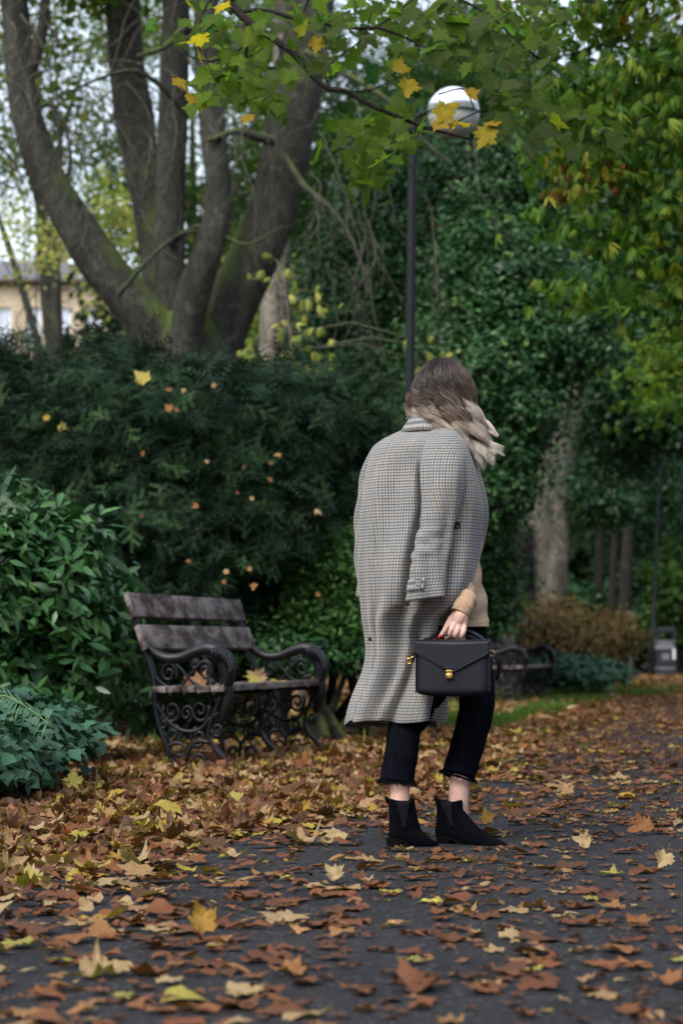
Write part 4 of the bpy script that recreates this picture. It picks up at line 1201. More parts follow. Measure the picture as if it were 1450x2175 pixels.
def wood_mat():
    t = NT('weathered_bench_wood')
    v = t.coord((1.5, 40, 40)); oc = t.coord((.6, 1, 1))
    n1 = t.noise(v, 2.0, 6, .6); n2 = t.noise(oc, 9, 6, .65); n3 = t.noise(oc, 30, 4)
    c = t.ramp(n1, [(.3, (.020, .012, .010)), (.7, (.052, .032, .026))])
    f = t.n('ShaderNodeMapRange', {0: n2, 1: .44, 2: .58, 4: .9}).outputs[0]
    c = t.mix(f, c, (.215, .188, .182))
    c = t.mix(t.n('ShaderNodeMapRange', {0: n3, 1: .55, 2: .7, 4: .5}).outputs[0], c, (.05, .055, .04))
    return t.done(t.bsdf(c, .75, .3, normal=t.bump(n1, .5, .003)))
M['wood'] = wood_mat()
BL = 1.86
def bench(label, origin, direction, group):
    """local x along the bench (near end -> far end), local y = depth: 0 front, negative = back. """
    dx, dy = direction
    rz = math.atan2(dy, dx)
    root = empty('park_bench', origin, rz=rz, label=label, cat='bench', group=group)
    root.scale = (1.10, .86, 1.065)
    # front of the bench faces the local -Y side: to the right of the direction of travel
    def W(x, d, z): return (x, -d, z)     # d>0 forward(front)
    def spiral(g, x, cd, cz, r0, turns, a0, r=.0085, sgn=1, tail=None):
        pts = []
        n = int(14 * turns)
        for i in range(n + 1):
            t = i / n
            a = a0 + sgn * 2 * PI * turns * t
            rr = r0 * (1 - t) ** .8 + .006
            pts.append(W(x, cd + rr * math.cos(a), cz + rr * math.sin(a)))
        if tail: pts = [W(x, tail[0], tail[1])] + pts
        g.tube(pts, r, 6, ref=(1, 0, 0))
    def curve(g, x, P, r=.011, n=16, flat=1.0):
        rr = [p[2] if len(p) > 2 else r for p in P]
        S = cr([(p[0], p[1], q) for p, q in zip(P, rr)], n)
        g.tube([W(x, s[0], s[1]) for s in S], [s[2] for s in S], 8, ref=(1, 0, 0), flat=flat)
    for k, x in enumerate((.06, BL / 2, BL - .06)):
        end = k != 1
        g = Geo()
        # rear upright continuing into the back leg
        curve(g, x, [(-.63, .87, .016), (-.585, .74, .018), (-.53, .62, .018), (-.475, .52, .019), (-.455, .42, .02), (-.45, .32, .017), (-.42, .22, .016), (-.37, .12, .017), (-.375, .05, .017), (-.42, 0, .02)], n=28)
        # seat rail
        curve(g, x, [(-.46, .385), (-.3, .39), (-.1, .395), (0, .395)], .014, 8)
        # front leg: S curve
        curve(g, x, [(-.03, .39, .016), (-.07, .31, .014), (-.10, .25, .013), (-.11, .19, .014), (-.07, .13, .015), (-.01, .08, .016), (.015, .03, .016), (.01, -.01, .02)], n=22)
        curve(g, x, [(-.455, .36, .012), (-.40, .29, .011), (-.34, .24, .011), (-.25, .21, .012), (-.16, .225, .011), (-.11, .27, .011), (-.05, .30, .011)], n=18)
        curve(g, x, [(-.38, .13), (-.31, .155), (-.25, .12), (-.25, .06), (-.25, .01)], .011, 14)
        curve(g, x, [(-.10, .155), (-.17, .165), (-.235, .12), (-.25, .06)], .011, 12)
        for cd, cz, r0, a0, s in [(-.345, .31, .055, 2.6, 1), (-.165, .315, .055, .5, -1), (-.25, .30, .04, -1.57, 1), (-.335, .19, .048, 1.4, -1), (-.175, .18, .048, 1.7, 1), (-.30, .06, .052, 2.8, 1), (-.165, .06, .058, .2, -1), (-.055, .22, .03, 3.1, 1), (-.40, .25, .03, 0, 1)]:
            spiral(g, x, cd, cz, r0, 1.55, a0, .0095, s)
        if end:
            # between arm and seat
            curve(g, x, [(-.47, .50), (-.40, .44), (-.30, .43), (-.22, .50), (-.14, .56), (-.08, .53)], .009, 16)
            curve(g, x, [(-.36, .575), (-.29, .52), (-.20, .445), (-.10, .42), (-.03, .44)], .009, 16)
            for cd, cz, r0, a0, s in [(-.37, .50, .05, -.6, 1), (-.13, .51, .045, 2.8, -1), (-.20, .545, .022, 0, 1), (-.10, .445, .02, 0, 1)]:
                spiral(g, x, cd, cz, r0, 1.6, a0, .0085, s)
            sc = g.build('end_frame' if end else 'middle_frame', M['iron'], root)
            g = Geo()
            # armrest sweeping down into a leafy scroll
            curve(g, x, [(-.60, .80, .014), (-.555, .70, .018), (-.49, .62, .020), (-.40, .575, .021), (-.30, .575, .022), (-.20, .605, .024), (-.12, .620, .028), (-.05, .60, .036), (-.005, .55, .042), (.012, .49, .040), (.0, .44, .034)], n=34, flat=1.25)
            # acanthus hanging down below the seat
            curve(g, x, [(-.005, .45, .036), (.012, .40, .030), (.008, .35, .030), (-.012, .30, .022), (-.03, .255, .008)], n=12, flat=1.3)
            for j in range(9):      # leaf lobes
                a = -.2 + j * .2
                cd, cz = -.055 + .085 * math.cos(1.5 - a), .535 + .085 * math.sin(1.5 - a)
                for sx in (-1, 1):
                    p0 = Vector(W(x + sx * .012, cd, cz)); 
                    p1 = Vector(W(x + sx * .05, cd + .02 * math.cos(1.5 - a), cz + .02 * math.sin(1.5 - a) - .03))
                    p2 = Vector(W(x + sx * .048, cd + .005, cz - .062))
                    S = cr([tuple(p0), tuple(p1), tuple(p2)], 6)
                    g.tube([tuple(s) for s in S], [.010, .013, .013, .011, .007, .002], 6)
            g.build('armrest', M['iron'], root)
        else:
            g.build('middle_frame', M['iron'], root)
    # slats
    def slat(name, d0, z0, d1, z1, th, lab=None):
        a = Vector((0, -d0, z0)); b = Vector((0, -d1, z1))
        mid = (a + b) / 2; w = (b - a).length
        ang = math.atan2(b.z - a.z, b.y - a.y)
        rot = Matrix.Rotation(ang, 3, 'X')
        g = Geo(); g.box((BL / 2, mid.y, mid.z), (BL, w, th), rot=rot, bev=.006)
        return g.build(name, M['wood'], root, auto=40)
    slat('back_slat', -.625, .895, -.575, .775, .035)
    slat('back_slat', -.555, .735, -.500, .615, .035)
    for k in range(5):
        d0 = -.445 + k * .093
        slat('seat_slat', d0, .418 + .004 * (k == 4), d0 + .082, .418 + .002 * k, .032)
    return root
bdir = (.46, 1.8)
o1 = at(472, 1440, 12.05)
BENCH1 = bench('near black cast iron park bench with grey weathered slats and fallen leaves on its seat', (o1.x, 12.05, .01), bdir, 'park benches along the path')
o2 = at(1108, 1440, 24.8)
BENCH2 = bench('far black iron park bench half hidden behind the handbag', (o2.x, 24.8, 0), bdir, 'park benches along the path')

# ================================================================== FALLEN LEAVES
LT_HI = []
for s in range(14):
    c = [(.15, .4, .10, 0), (-.25, .7, .12, 1), (.3, -.8, .10, 2), (.1, 1.6, .15, 3), (-.1, -1.5, .14, 4), (.45, .9, .18, 5), (.05, .15, .06, 6), (-.35, .3, .16, 1), (.6, 1.9, .2, 2), (.0, -.3, .08, 3), (.2, 2.4, .1, 4), (-.2, -2.2, .12, 5), (.5, .3, .25, .5), (.12, .2, .12, 4)][s]
    LT_HI.append(maple_tpl(0, c[0], c[1], c[2], c[3], s % 3 == 0, .085, s))
LT_FL = [maple_tpl(0, c, f, w, p, s % 3 == 0, .06, 20 + s) for s, (c, f, w, p) in enumerate([(.05, .2, .06, 0), (-.12, .3, .07, 1), (.12, -.3, .05, 2), (.1, .7, .08, 3), (-.05, -.5, .1, 4), (.2, .3, .1, 5)])]
LT_LO = [maple_tpl(1, c, f, w, p, False, .06, s) for s, (c, f, w, p) in enumerate([(.2, .5, .12, 0), (-.3, .9, .15, 1), (.4, -1., .12, 2), (.1, 1.7, .2, 3), (.5, .4, .2, 4)])]
LT_FR = [frag_tpl(s, 10 + s % 3, (.5, .7, .9)[s % 3], .16) for s in range(8)]
LT_OV = [oval_tpl(.24, .5, d, 3) for d in (.1, .35, .6)]

def litter():
    X = []; Y = []; Z = []; S = []; T = []; K = []; TL = []
    def put(x, y, z, s, t, tilt, kind): X.append(x); Y.append(y); Z.append(z); S.append(s); T.append(t); TL.append(tilt); K.append(kind)
    R = random.random
    # bank
    def tint_bank():
        r = R()
        if r < .24: return random.uniform(0, .2)
        if r < .50: return random.uniform(.18, .42)
        if r < .64: return random.uniform(.40, .66)
        if r < .87: return random.uniform(.66, .86)
        return random.uniform(.88, .98)
    def tint_path():
        r = R()
        if r < .72: return random.uniform(.08, .42)
        if r < .84: return random.uniform(.42, .64)
        if r < .95: return random.uniform(.64, .84)
        return random.uniform(.86, 1)
    cnt = 0
    for _ in range(900000):
        # sample in a wedge, uniform in area up to 45 m
        y = 3.6 + 42 * R() ** 1.0
        hw = .19 * y + .8
        x = random.uniform(-hw, hw)
        if R() > hw / 9.4: continue
        d = float(edge_d(x, y))
        jag = .35 * mnoise.noise(Vector((x * 1.1, y * .8, 7))) + .15 * mnoise.noise(Vector((x * 4, y * 3, 2)))
        dd = d + jag
        cl = .55 + .9 * max(0, .5 + mnoise.noise(Vector((x * 1.6, y * 1.1, 11))))
        if d < 0:
            rho = 520 if y < 15 else 260
            if d < -1.6 and y > 13: rho *= .6
            if y > 15:
                gr = mnoise.noise(Vector((x * .8, y * .35, 3)))
                if gr > -.08 and -2.3 < d < -.08: rho *= .42
        else:
            rho = 130 * cl + 210 * math.exp(-max(dd, 0) / .16)
            if y > 8.6 and y < 16: rho += 85 * math.exp(-max(dd, 0) / 1.6) * cl
            if y >= 14: rho += 55 * cl * math.exp(-max(dd, 0) / 1.8)
            if y < 7: rho += 14 * cl
        if R() * 520 > rho: continue
        if cnt > 90000: break
        cnt += 1
        if d < 0:
            zz = .02 * min(1, -d / .8) + random.uniform(.002, .03) * min(1, .3 - d / .6)
            put(x, y, zz + .006, random.uniform(.040, .098) if y < 20 else random.uniform(.08, .14), tint_bank(), random.gauss(0, .42), 0 if R() < .72 else 2)
        else:
            near = math.exp(-dd / .4) if dd > 0 else 1
            cs = min(max(d / 4.0, 0), 1)
            zz = .010 + .018 * math.sin(PI * cs)
            big = R() < .22 + .4 * near
            t = tint_bank() if R() < near else tint_path()
            frag = R() < .74 * (1 - near)
            put(x, y, zz + random.uniform(0, .02) * near, random.uniform(.055, .10) if big else random.uniform(.018, .055), t, random.gauss(0, .07 + .3 * near), 3 if frag else (0 if R() < .75 else 2))
    return [np.array(a) for a in (X, Y, Z, S, T, TL, K)]
LX, LY, LZ, LS, LTn, LTL, LK = litter()
n = len(LX)
print('leaves', n)
P = np.stack([LX, LY, LZ], 1)
az = rng.uniform(0, 2 * PI, n)
N = np.stack([np.sin(LTL) * np.cos(az), np.sin(LTL) * np.sin(az), np.cos(LTL)], 1)
ANG = rng.uniform(0, 2 * PI, n)
lift = np.abs(np.sin(LTL)) * LS * .25
P[:, 2] += lift
px, py = proj(P)
inview = (px > -20) & (px < 1470) & (py < 2190)
size_px = LS * F / LY * np.where(inview, 1, 0)
# keep leaves from standing inside the boots
def near_boot(x, y): return (x > .05) & (x < .62) & (y > 7.62) & (y < 8.0)
okm = ~near_boot(LX, LY)
size_px = np.where(okm, size_px, 0)

COLN = [(.10, 'dark brown'), (.22, 'red brown'), (.40, 'rust red'), (.57, 'orange brown'), (.70, 'tan'), (.87, 'pale buff'), (.92, 'ochre'), (.97, 'yellow'), (1.01, 'yellow green')]
def colname(t):
    for a, b in COLN:
        if t < a: return b
    return 'yellow green'
def zone(x, y, px_, py_):
    d = float(edge_d(x, y))
    if d < 0:
        if py_ > 1760: return 'in the drift at the path edge'
        if px_ < 330: return 'in the drift below the ivy'
        if px_ < 700: return 'in the drift by near bench'
        return 'in the drift behind the boots'
    if py_ > 2020: return 'on asphalt at the very front' + (' left' if px_ < 480 else ' middle' if px_ < 960 else ' right')
    if py_ > 1830: return 'on asphalt before the boots' + (' at left' if px_ < 600 else '' if px_ < 1050 else ' at right')
    if px_ < 800: return 'between the drift and the boots'
    return 'on the path right of the boots'

def one_leaf(name, tplx, pos, nrm, ang, s, tint, label, group):
    R3 = frames(np.array([nrm], float), np.array([ang]))[0]
    V = tplx[0] @ R3.T * s
    me_ = tri_mesh(name, V, tplx[1], M['litter'], None, np.full(len(V), tint), tplx[2] + np.array((0, 0, random.uniform(0, 60))), True)
    me_.location = pos
    # rest the lowest points at the ground, not in it
    tag(me_, label, 'leaf', group)
    return me_
LG = 'fallen autumn leaves'
# hand placed leaves seen in the photograph: px, py, width px, tint, tilt towards camera, template, roll, look
FEAT = [(222, 2078, 135, .80, .35, 3, .4, 'largest pale tan curled maple leaf'), (257, 2128, 62, .99, .1, 6, 2, 'small pale green maple leaf beneath the largest curled leaf'),
        (40, 2012, 88, .985, .2, 0, 1.2, 'pale green maple leaf at the left edge of the path'), (428, 1992, 80, .90, 1.15, 8, .3, 'tall curled ochre leaf standing on its edge'),
        (185, 1942, 46, .82, .8, 5, 2, 'small buff cup shaped leaf standing upright'), (710, 1880, 52, .86, .8, 5, .6, 'curled buff yellow leaf alone on bare asphalt in front of the boots'),
        (828, 1905, 58, .97, .05, 6, 1, 'flat lime yellow leaf in the middle of bare asphalt'), (404, 1821, 34, .955, .5, 6, 2.2, 'small bright yellow leaf on the asphalt left of the boots'),
        (600, 1960, 118, .80, .12, 1, 1.6, 'long pale olive leaf lying flat left of centre'), (622, 2080, 100, .55, .35, 5, 2.8, 'orange brown curled leaf at the front centre'),
        (1095, 2002, 80, .81, .35, 1, .2, 'pale buff leaf with raised lobes at front right'), (1130, 2040, 70, .80, .25, 13, 2.4, 'buff leaf just in front of the raised buff leaf'),
        (885, 2055, 58, .99, .1, 6, 0, 'small pale greenish leaf at the front centre'), (512, 2122, 118, .83, .1, 0, 2, 'wide pale olive leaf at the very front'),
        (1240, 1812, 46, .84, .95, 5, 1.2, 'almost white leaf standing up on the path right of the boots'), (1408, 1858, 54, .84, 1.0, 3, 2.7, 'pale leaf standing on end near the right edge'),
        (1300, 1868, 64, .97, .1, 2, 1.3, 'flat yellow green leaf near the right edge'), (1250, 1922, 46, .985, .08, 6, 2, 'small pale green leaf right of centre'),
        (154, 1715, 48, .975, 1.2, 6, .05, 'upright yellow green maple leaf in the drift below the ivy'), (350, 1752, 92, .96, .35, 4, 1.2, 'green and yellow leaf in the drift under the near bench'),
        (165, 1806, 48, .965, .6, 1, 2.2, 'yellow green leaf at the edge of the drift'), (82, 1790, 44, .85, .6, 2, 1, 'almost white leaf in the drift at far left'),
        (495, 1822, 58, .80, .35, 12, 0, 'crumpled grey buff leaf between drift and boots'), (715, 1783, 84, .85, .45, 4, 2.6, 'cream leaf with yellow rim left of the boots'),
        (645, 1792, 96, .80, .25, 8, 1.7, 'long rolled tan leaf left of the boots'), (300, 1768, 60, .78, .35, 2, .9, 'buff leaf with clear veins in the drift'),
        (1033, 1765, 40, .90, 1.0, 0, .3, 'ochre leaf standing behind the pointed toe'), (1365, 1778, 60, .50, .9, 5, 2, 'orange brown cupped leaf at right'),
        (1200, 1862, 52, .66, .1, 9, 1, 'flat tan leaf right of the boots'), (292, 1960, 60, .80, .3, 2, 1.3, 'folded cream leaf left of the tall curled leaf'),
        (300, 1936, 78, .66, .1, 9, .3, 'flat pinkish tan leaf left of centre'), (1225, 1975, 110, .34, .1, 13, 2.1, 'wide flat rust leaf at right'),
        (365, 2095, 70, .83, .15, 1, .6, 'pale olive leaf right of the largest curled leaf'), (990, 1950, 62, .70, .2, 12, .8, 'tan leaf with dark edges at centre right'),
        (880, 2115, 150, .30, .2, 12, 1.9, 'large crumpled red brown leaf at the front centre'), (1150, 2110, 130, .26, .15, 1, .9, 'dark rust leaf at the front right'),
        (1420, 2105, 90, .52, .4, 5, 2.2, 'orange brown curled leaf at the right edge'), (60, 2165, 100, .64, .15, 9, .4, 'flat tan leaf in the bottom left corner'),
        (235, 1990, 70, .78, .15, 0, 2.2, 'flat buff leaf behind the largest curled leaf'), (730, 1995, 80, .62, .3, 7, .8, 'frayed tan leaf behind the front centre'),
        (1355, 1975, 74, .48, .5, 5, 1.1, 'small curled orange leaf at right'), (1200, 1700, 46, .70, .9, 3, .5, 'orange and cream leaf standing right of the knees'), (1430, 1990, 70, .28, .1, 1, 1.6, 'dark rust leaf cut by the right edge')]
for (fx, fy, w, t, tilt, k, roll, lab) in FEAT:
    d0 = ground(fx, fy, .012)
    s = w * d0.y / F / (1.3 if fy > 1940 and t < .7 else 1.18)
    tilt = tilt if tilt > .75 else tilt * .45
    z = .012 + .018 * math.sin(PI * min(max(float(edge_d(d0.x, d0.y)) / 4.0, 0), 1)) + (.05 if edge_d(d0.x, d0.y) < 0 else 0)
    T_ = LT_HI[k]
    nrm = np.array((random.uniform(-.3, .3) * min(tilt, .6), -math.sin(tilt), math.cos(tilt)))
    R3 = frames(np.array([nrm]), np.array([roll]))[0]
    zmin = float((T_[0] @ R3.T)[:, 2].min()) * s if tilt > .3 else float(np.percentile((T_[0] @ R3.T)[:, 2], 12)) * s
    one_leaf('fallen_leaf', T_, (d0.x, d0.y, z - zmin), nrm, roll, s, t, lab, LG)
NF = len(FEAT)
order = np.argsort(-size_px)
K = 300 - NF - 34
pick = order[:K]
LAB = {}
for i in pick:
    cu = 'curled ' if abs(LTL[i]) > .35 else ('flat ' if abs(LTL[i]) < .12 else '')
    sz = 'large ' if LS[i] > .09 else ('small ' if LS[i] < .05 else '')
    LAB.setdefault((f'{sz}{cu}{colname(LTn[i])}', zone(LX[i], LY[i], px[i], py[i])), []).append(i)
NTH = ['leftmost', 'second', 'third', 'fourth', 'fifth', 'sixth', 'seventh', 'eighth', 'ninth', 'tenth', 'eleventh', 'twelfth', 'thirteenth', 'fourteenth', 'fifteenth', 'sixteenth', 'seventeenth', 'eighteenth', 'nineteenth', 'twentieth']
LABEL = {}
for (a_, z_), ii in LAB.items():
    ii.sort(key=lambda q: px[q])
    m_ = len(ii)
    for r_, q in enumerate(ii):
        if m_ == 1: LABEL[q] = f'{a_} leaf {z_}'
        elif r_ == 0: LABEL[q] = f'leftmost {a_} leaf {z_}'
        elif r_ == m_ - 1: LABEL[q] = f'rightmost {a_} leaf {z_}'
        else: LABEL[q] = f'{NTH[min(r_, 19)]} {a_} leaf from left {z_}'
for i in pick:
    mid = LK[i] == 2
    fr_ = LK[i] == 3
    T_ = (LT_FL[random.randrange(6)] if edge_d(LX[i], LY[i]) > .3 else LT_HI[random.randrange(14)]) if not mid else LT_OV[random.randrange(3)]
    if fr_: T_ = LT_FR[random.randrange(8)]
    lab = LABEL[i]
    one_leaf('fallen_leaf', T_, tuple(P[i]), N[i], ANG[i], LS[i], LTn[i], lab, LG)
rest = np.ones(n, bool); rest[pick] = False; rest &= okm
onp = edge_d(LX, LY) > .3
hi = rest & (LK == 0) & (LY < 13) & ~onp
hf = rest & (LK == 0) & (LY < 13) & onp
lo = rest & (LK == 0) & (LY >= 13)
ov = rest & (LK == 2)
fr = rest & (LK == 3)
parts_ = []
off = 0; VV = []; TT = []; II = []; PP = []
for msk, tp in ((fr, LT_FR), (hi, LT_HI), (hf, LT_FL), (lo, LT_LO), (ov, LT_OV)):
    V, T, ti, lp = scatter_arrays(tp, P[msk], N[msk], ANG[msk], LS[msk], LTn[msk], True)
    VV.append(V); TT.append(T + off); II.append(ti); PP.append(lp); off += len(V)
o = tri_mesh('leaf_litter', np.vstack(VV), np.vstack(TT), M['litter'], None, np.concatenate(II), np.vstack(PP), True)
tag(o, 'thick carpet of brown and tan fallen leaves over the bank and path', 'leaf litter', kind='stuff')

# leaves on the near bench's seat
bm_ = Matrix.Translation(BENCH1.location) @ Matrix.Rotation(math.atan2(bdir[1], bdir[0]), 4, 'Z')
for (lx, ld, s, t, tilt, k, lab) in [(.30, -.22, .13, .62, .7, 5, 'tan curled leaf heaped on the near end of the bench seat'), (.42, -.30, .12, .54, .3, 3, 'orange brown leaf behind the near armrest on the bench seat'), (.16, -.12, .06, .84, .5, 6, 'tiny cream leaf at the near end of the bench seat'),
                                 (.36, -.1, .10, .5, .2, 2, 'brown leaf lying on the near part of the bench seat'), (1.25, -.20, .10, .98, .5, 4, 'pale green leaf leaning on the far part of the bench seat'), (1.42, -.22, .11, .80, 1.2, 5, 'cream leaf standing upright near the far armrest'), (1.62, -.15, .12, .93, .2, 1, 'mustard yellow leaf at the far end of the bench seat'), (.72, -.1, .09, .72, .1, 0, 'flat buff leaf in the middle of the bench seat')]:
    p = bm_ @ Vector((lx, -ld, .442))
    T_ = LT_HI[k]; nrm = np.array((.1, -math.sin(tilt), math.cos(tilt)))
    R3 = frames(np.array([nrm]), np.array([1.0]))[0]
    one_leaf('fallen_leaf', T_, (p.x, p.y, p.z - float((T_[0] @ R3.T)[:, 2].min()) * s), nrm, 1.0, s, t, lab, 'leaves on the bench seat')
# leaves caught in the yews
YC = {}
for j, (cx, cy_, w, t) in enumerate([(302, 803, 40, .97), (135, 905, 36, .98), (100, 888, 24, .93), (358, 828, 22, .62), (390, 828, 20, .92), (360, 868, 30, .66), (375, 870, 18, .5), (455, 818, 18, .78), (302, 965, 18, .6), (440, 980, 16, .92), (518, 992, 16, .3), (592, 965, 24, .8), (575, 985, 14, .52),
                               (415, 1075, 22, .62), (400, 1192, 16, .72), (302, 1095, 14, .45), (480, 1215, 20, .94), (530, 1208, 22, .92), (475, 1235, 18, .54), (540, 1245, 26, .66), (675, 1262, 18, .66), (535, 1058, 16, .97), (505, 1048, 14, .35), (575, 1018, 18, .5), (240, 1015, 14, .3), (675, 1085, 26, .97)]):
    Y_ = 15.0 if cx > 250 else 16.1
    p = at(cx, cy_, Y_ - .05)
    s = w * Y_ / F / 1.05 * (1 if j == 0 else .72)
    t = t if t > .9 and j < 3 else t * .8
    where = 'upper' if cy_ < 900 else 'middle' if cy_ < 1100 else 'lower'
    side = 'above the laurel' if cx < 320 else 'above the bench back' if cx < 560 else 'nearer the coat'
    lb = f'{colname(t)} dead leaf caught on the {where} yew {side}'
    YC.setdefault(lb, []).append((cx, tuple(p), s, t, j))
for lb, L_ in YC.items():
    L_.sort()
    for r_, (cx, p, s, t, j) in enumerate(L_):
        full = lb if len(L_) == 1 else (('leftmost ' if r_ == 0 else 'rightmost ' if r_ == len(L_) - 1 else NTH[r_] + ' from left ') + lb)
        one_leaf('fallen_leaf', LT_HI[j % 14], p, np.array((random.uniform(-.5, .5), -1, random.uniform(.2, .8))), random.uniform(0, 6), s, t, full, 'dead leaves caught in the yews')
# ================================================================== PERSON
Y0 = 7.9
def PX(px, py, dy=0.0): return at(px, py, Y0 + dy)
S0 = Y0 / F          # metres per photo pixel at the person
M['skin'] = plain('skin', (.62, .39, .32), .55, .35, var=.35, scale=45, bump=.35, sss=.12)
M['nail'] = plain('red_nail_varnish', (.45, .01, .015), .2, .6, var=0)
M['denim'] = (lambda t: t.done(t.bsdf(t.mix(.5, (.0030, .0034, .0062), t.ramp(t.noise(t.coord((1, 1, .3)), 60, 5), [(.3, (.4, .4, .4)), (.7, (1.6, 1.6, 1.7))]), 'MULTIPLY'), 1.0, .05, normal=t.bump(t.noise(t.coord((1, 1, .6)), 22, 4), .9, .01))))(NT('black_denim'))
M['suede'] = plain('black_suede', (.0025, .0027, .0042), 1.0, .04, var=.5, scale=25, bump=.3)
M['elastic'] = (lambda t: t.done(t.bsdf((.0055, .006, .009), .8, .1, normal=t.bump(t.n('ShaderNodeTexWave', {'Vector': t.coord(), 'Scale': 120, 'Distortion': .5}).outputs[0], .4, .002))))(NT('ribbed_elastic'))
M['sole'] = plain('black_sole', (.0035, .0035, .0045), .5, .15, var=.3)
M['lining'] = plain('dark_lining', (.010, .009, .016), .6, .25, var=.2)
M['button'] = plain('dark_button', (.006, .007, .013), .35, .4, var=.1)
def knit():
    t = NT('camel_rib_knit')
    uv = t.coord((1, 1, 1), 'UV')
    s = t.n('ShaderNodeSeparateXYZ', {0: uv})
    w = t.math('ABSOLUTE', t.math('SINE', t.math('MULTIPLY', s.outputs[0], PI / .0062)))
    w2 = t.math('SINE', t.math('MULTIPLY', s.outputs[1], 2 * PI / .006))
    n1 = t.noise(t.coord(), 90, 4, .7); n2 = t.noise(t.coord(), 7, 4)
    c = t.ramp(w, [(.0, (.27, .16, .09)), (.6, (.54, .37, .235))])
    c = t.mix(.5, c, t.ramp(n1, [(.3, (.7, .7, .7)), (.7, (1.2, 1.2, 1.2))]), 'MULTIPLY')
    c = t.mix(.4, c, t.ramp(n2, [(.3, (.8, .78, .75)), (.7, (1.15, 1.15, 1.15))]), 'MULTIPLY')
    h = t.math('ADD', w, t.math('MULTIPLY', w2, .2))
    return t.done(t.bsdf(c, .95, .15, normal=t.bump(h, .8, .003), sheen=.3))
M['knit'] = knit()
def plaid():
    t = NT('check_wool')
    uv = t.coord((1, 1, 1), 'UV')
    s = t.n('ShaderNodeSeparateXYZ', {0: uv})
    p = .0104
    wob = t.math('MULTIPLY', t.math('SUBTRACT', t.noise(t.coord(), 30, 3), .5), .10)
    def stripe(x):
        f = t.math('FRACT', t.math('ADD', t.math('DIVIDE', x, p), wob))
        # soft edged dark band over 38% of the repeat
        d = t.math('ABSOLUTE', t.math('SUBTRACT', f, .5))
        return t.n('ShaderNodeMapRange', {0: d, 1: .18, 2: .28, 3: 1, 4: 0}).outputs[0]
    su, sv = stripe(s.outputs[0]), stripe(s.outputs[1])
    # alternate repeat colours: black, brown-tan overcheck
    def over(x, k, ph):
        f = t.math('FRACT', t.math('ADD', t.math('DIVIDE', x, p * k), ph))
        return t.math('LESS_THAN', f, 1.0 / k)
    ou, ov = over(s.outputs[0], 6, .1), over(s.outputs[1], 6, .3)
    n1 = t.noise(t.coord(), 260, 3, .7)
    n2 = t.noise(t.coord(), 9, 4)
    base = t.mix(t.n('ShaderNodeMapRange', {0: n2, 1: .4, 2: .6}).outputs[0], (.28, .298, .290), (.345, .34, .31))
    base = t.mix(t.math('MULTIPLY', t.math('MAXIMUM', ou, ov), .35), base, (.34, .27, .185))
    col = t.mix(t.math('MULTIPLY', su, t.math('ADD', .50, t.math('MULTIPLY', over(s.outputs[0], 2, 0), .12))), base, (.035, .030, .045))
    col = t.mix(t.math('MULTIPLY', sv, t.math('ADD', .56, t.math('MULTIPLY', over(s.outputs[1], 2, 0), .12))), col, (.025, .025, .038))
    col = t.mix(.6, col, t.ramp(n1, [(.3, (.62, .62, .62)), (.7, (1.25, 1.25, 1.25))]), 'MULTIPLY')
    return t.done(t.bsdf(col, .95, .15, normal=t.bump(t.math('ADD', n1, t.math('MULTIPLY', t.noise(t.coord(), 24, 3), .6)), .35, .003), sheen=.2))
M['plaid'] = plaid()

person = empty('person', (PX(940, 1795).x, Y0, 0), label='woman seen from behind, check coat over her shoulders, cropped black jeans, holding a handbag', cat='person')
PINV = Matrix.Translation(-person.location)
def wear(o, parent=None):
    if parent is None:
        o.parent = person; o.matrix_parent_inverse = PINV
    else:
        o.parent = parent; o.matrix_parent_inverse = parent.matrix_world.inverted() if False else Matrix.Identity(4)
        # the parent mesh is stored in world coordinates with an offset parent: share its space
    return o

def union(parts, voxel, smooth_it=4):
    """parts: list of Geo meshes merged into one continuous skin"""
    g = Geo()
    for q in parts: g.add(q.v, q.f)
    me = g.mesh('tmp')
    o = bpy.data.objects.new('tmp', me); COL.objects.link(o)
    m = o.modifiers.new('r', 'REMESH'); m.mode = 'VOXEL'; m.voxel_size = voxel; m.use_smooth_shade = True
    if smooth_it:
        m = o.modifiers.new('s', 'SMOOTH'); m.iterations = smooth_it; m.factor = .5
    dg = bpy.context.evaluated_depsgraph_get()
    me2 = bpy.data.meshes.new_from_object(o.evaluated_get(dg))
    bpy.data.objects.remove(o); bpy.data.meshes.remove(me)
    me2.shade_smooth()
    return me2
def limb(pts, seg=14, n=None, flat=1.0, ref=None, caps=True, round_=True):
    """pts: (Vector, radius) -> closed tapered limb with rounded ends"""
    P = [(*p, r) for p, r in pts]
    S = cr(P, n or (len(P) - 1) * 6 + 1)
    S = [list(s) for s in S]
    if round_:
        a, b = np.array(S[0][:3]), np.array(S[1][:3]); d = (a - b) / max(np.linalg.norm(a - b), 1e-6)
        r = S[0][3]
        pre = [[*(a + d * r * q), r * math.sqrt(1 - q * q)] for q in (.95, .7, .4)]
        a2, b2 = np.array(S[-1][:3]), np.array(S[-2][:3]); d2 = (a2 - b2) / max(np.linalg.norm(a2 - b2), 1e-6)
        r2 = S[-1][3]
        post = [[*(a2 + d2 * r2 * q), r2 * math.sqrt(1 - q * q)] for q in (.4, .7, .95)]
        S = pre + S + post
    g = Geo(); g.tube([s[:3] for s in S], [max(s[3], .0015) for s in S], seg, flat=flat, ref=ref)
    return g
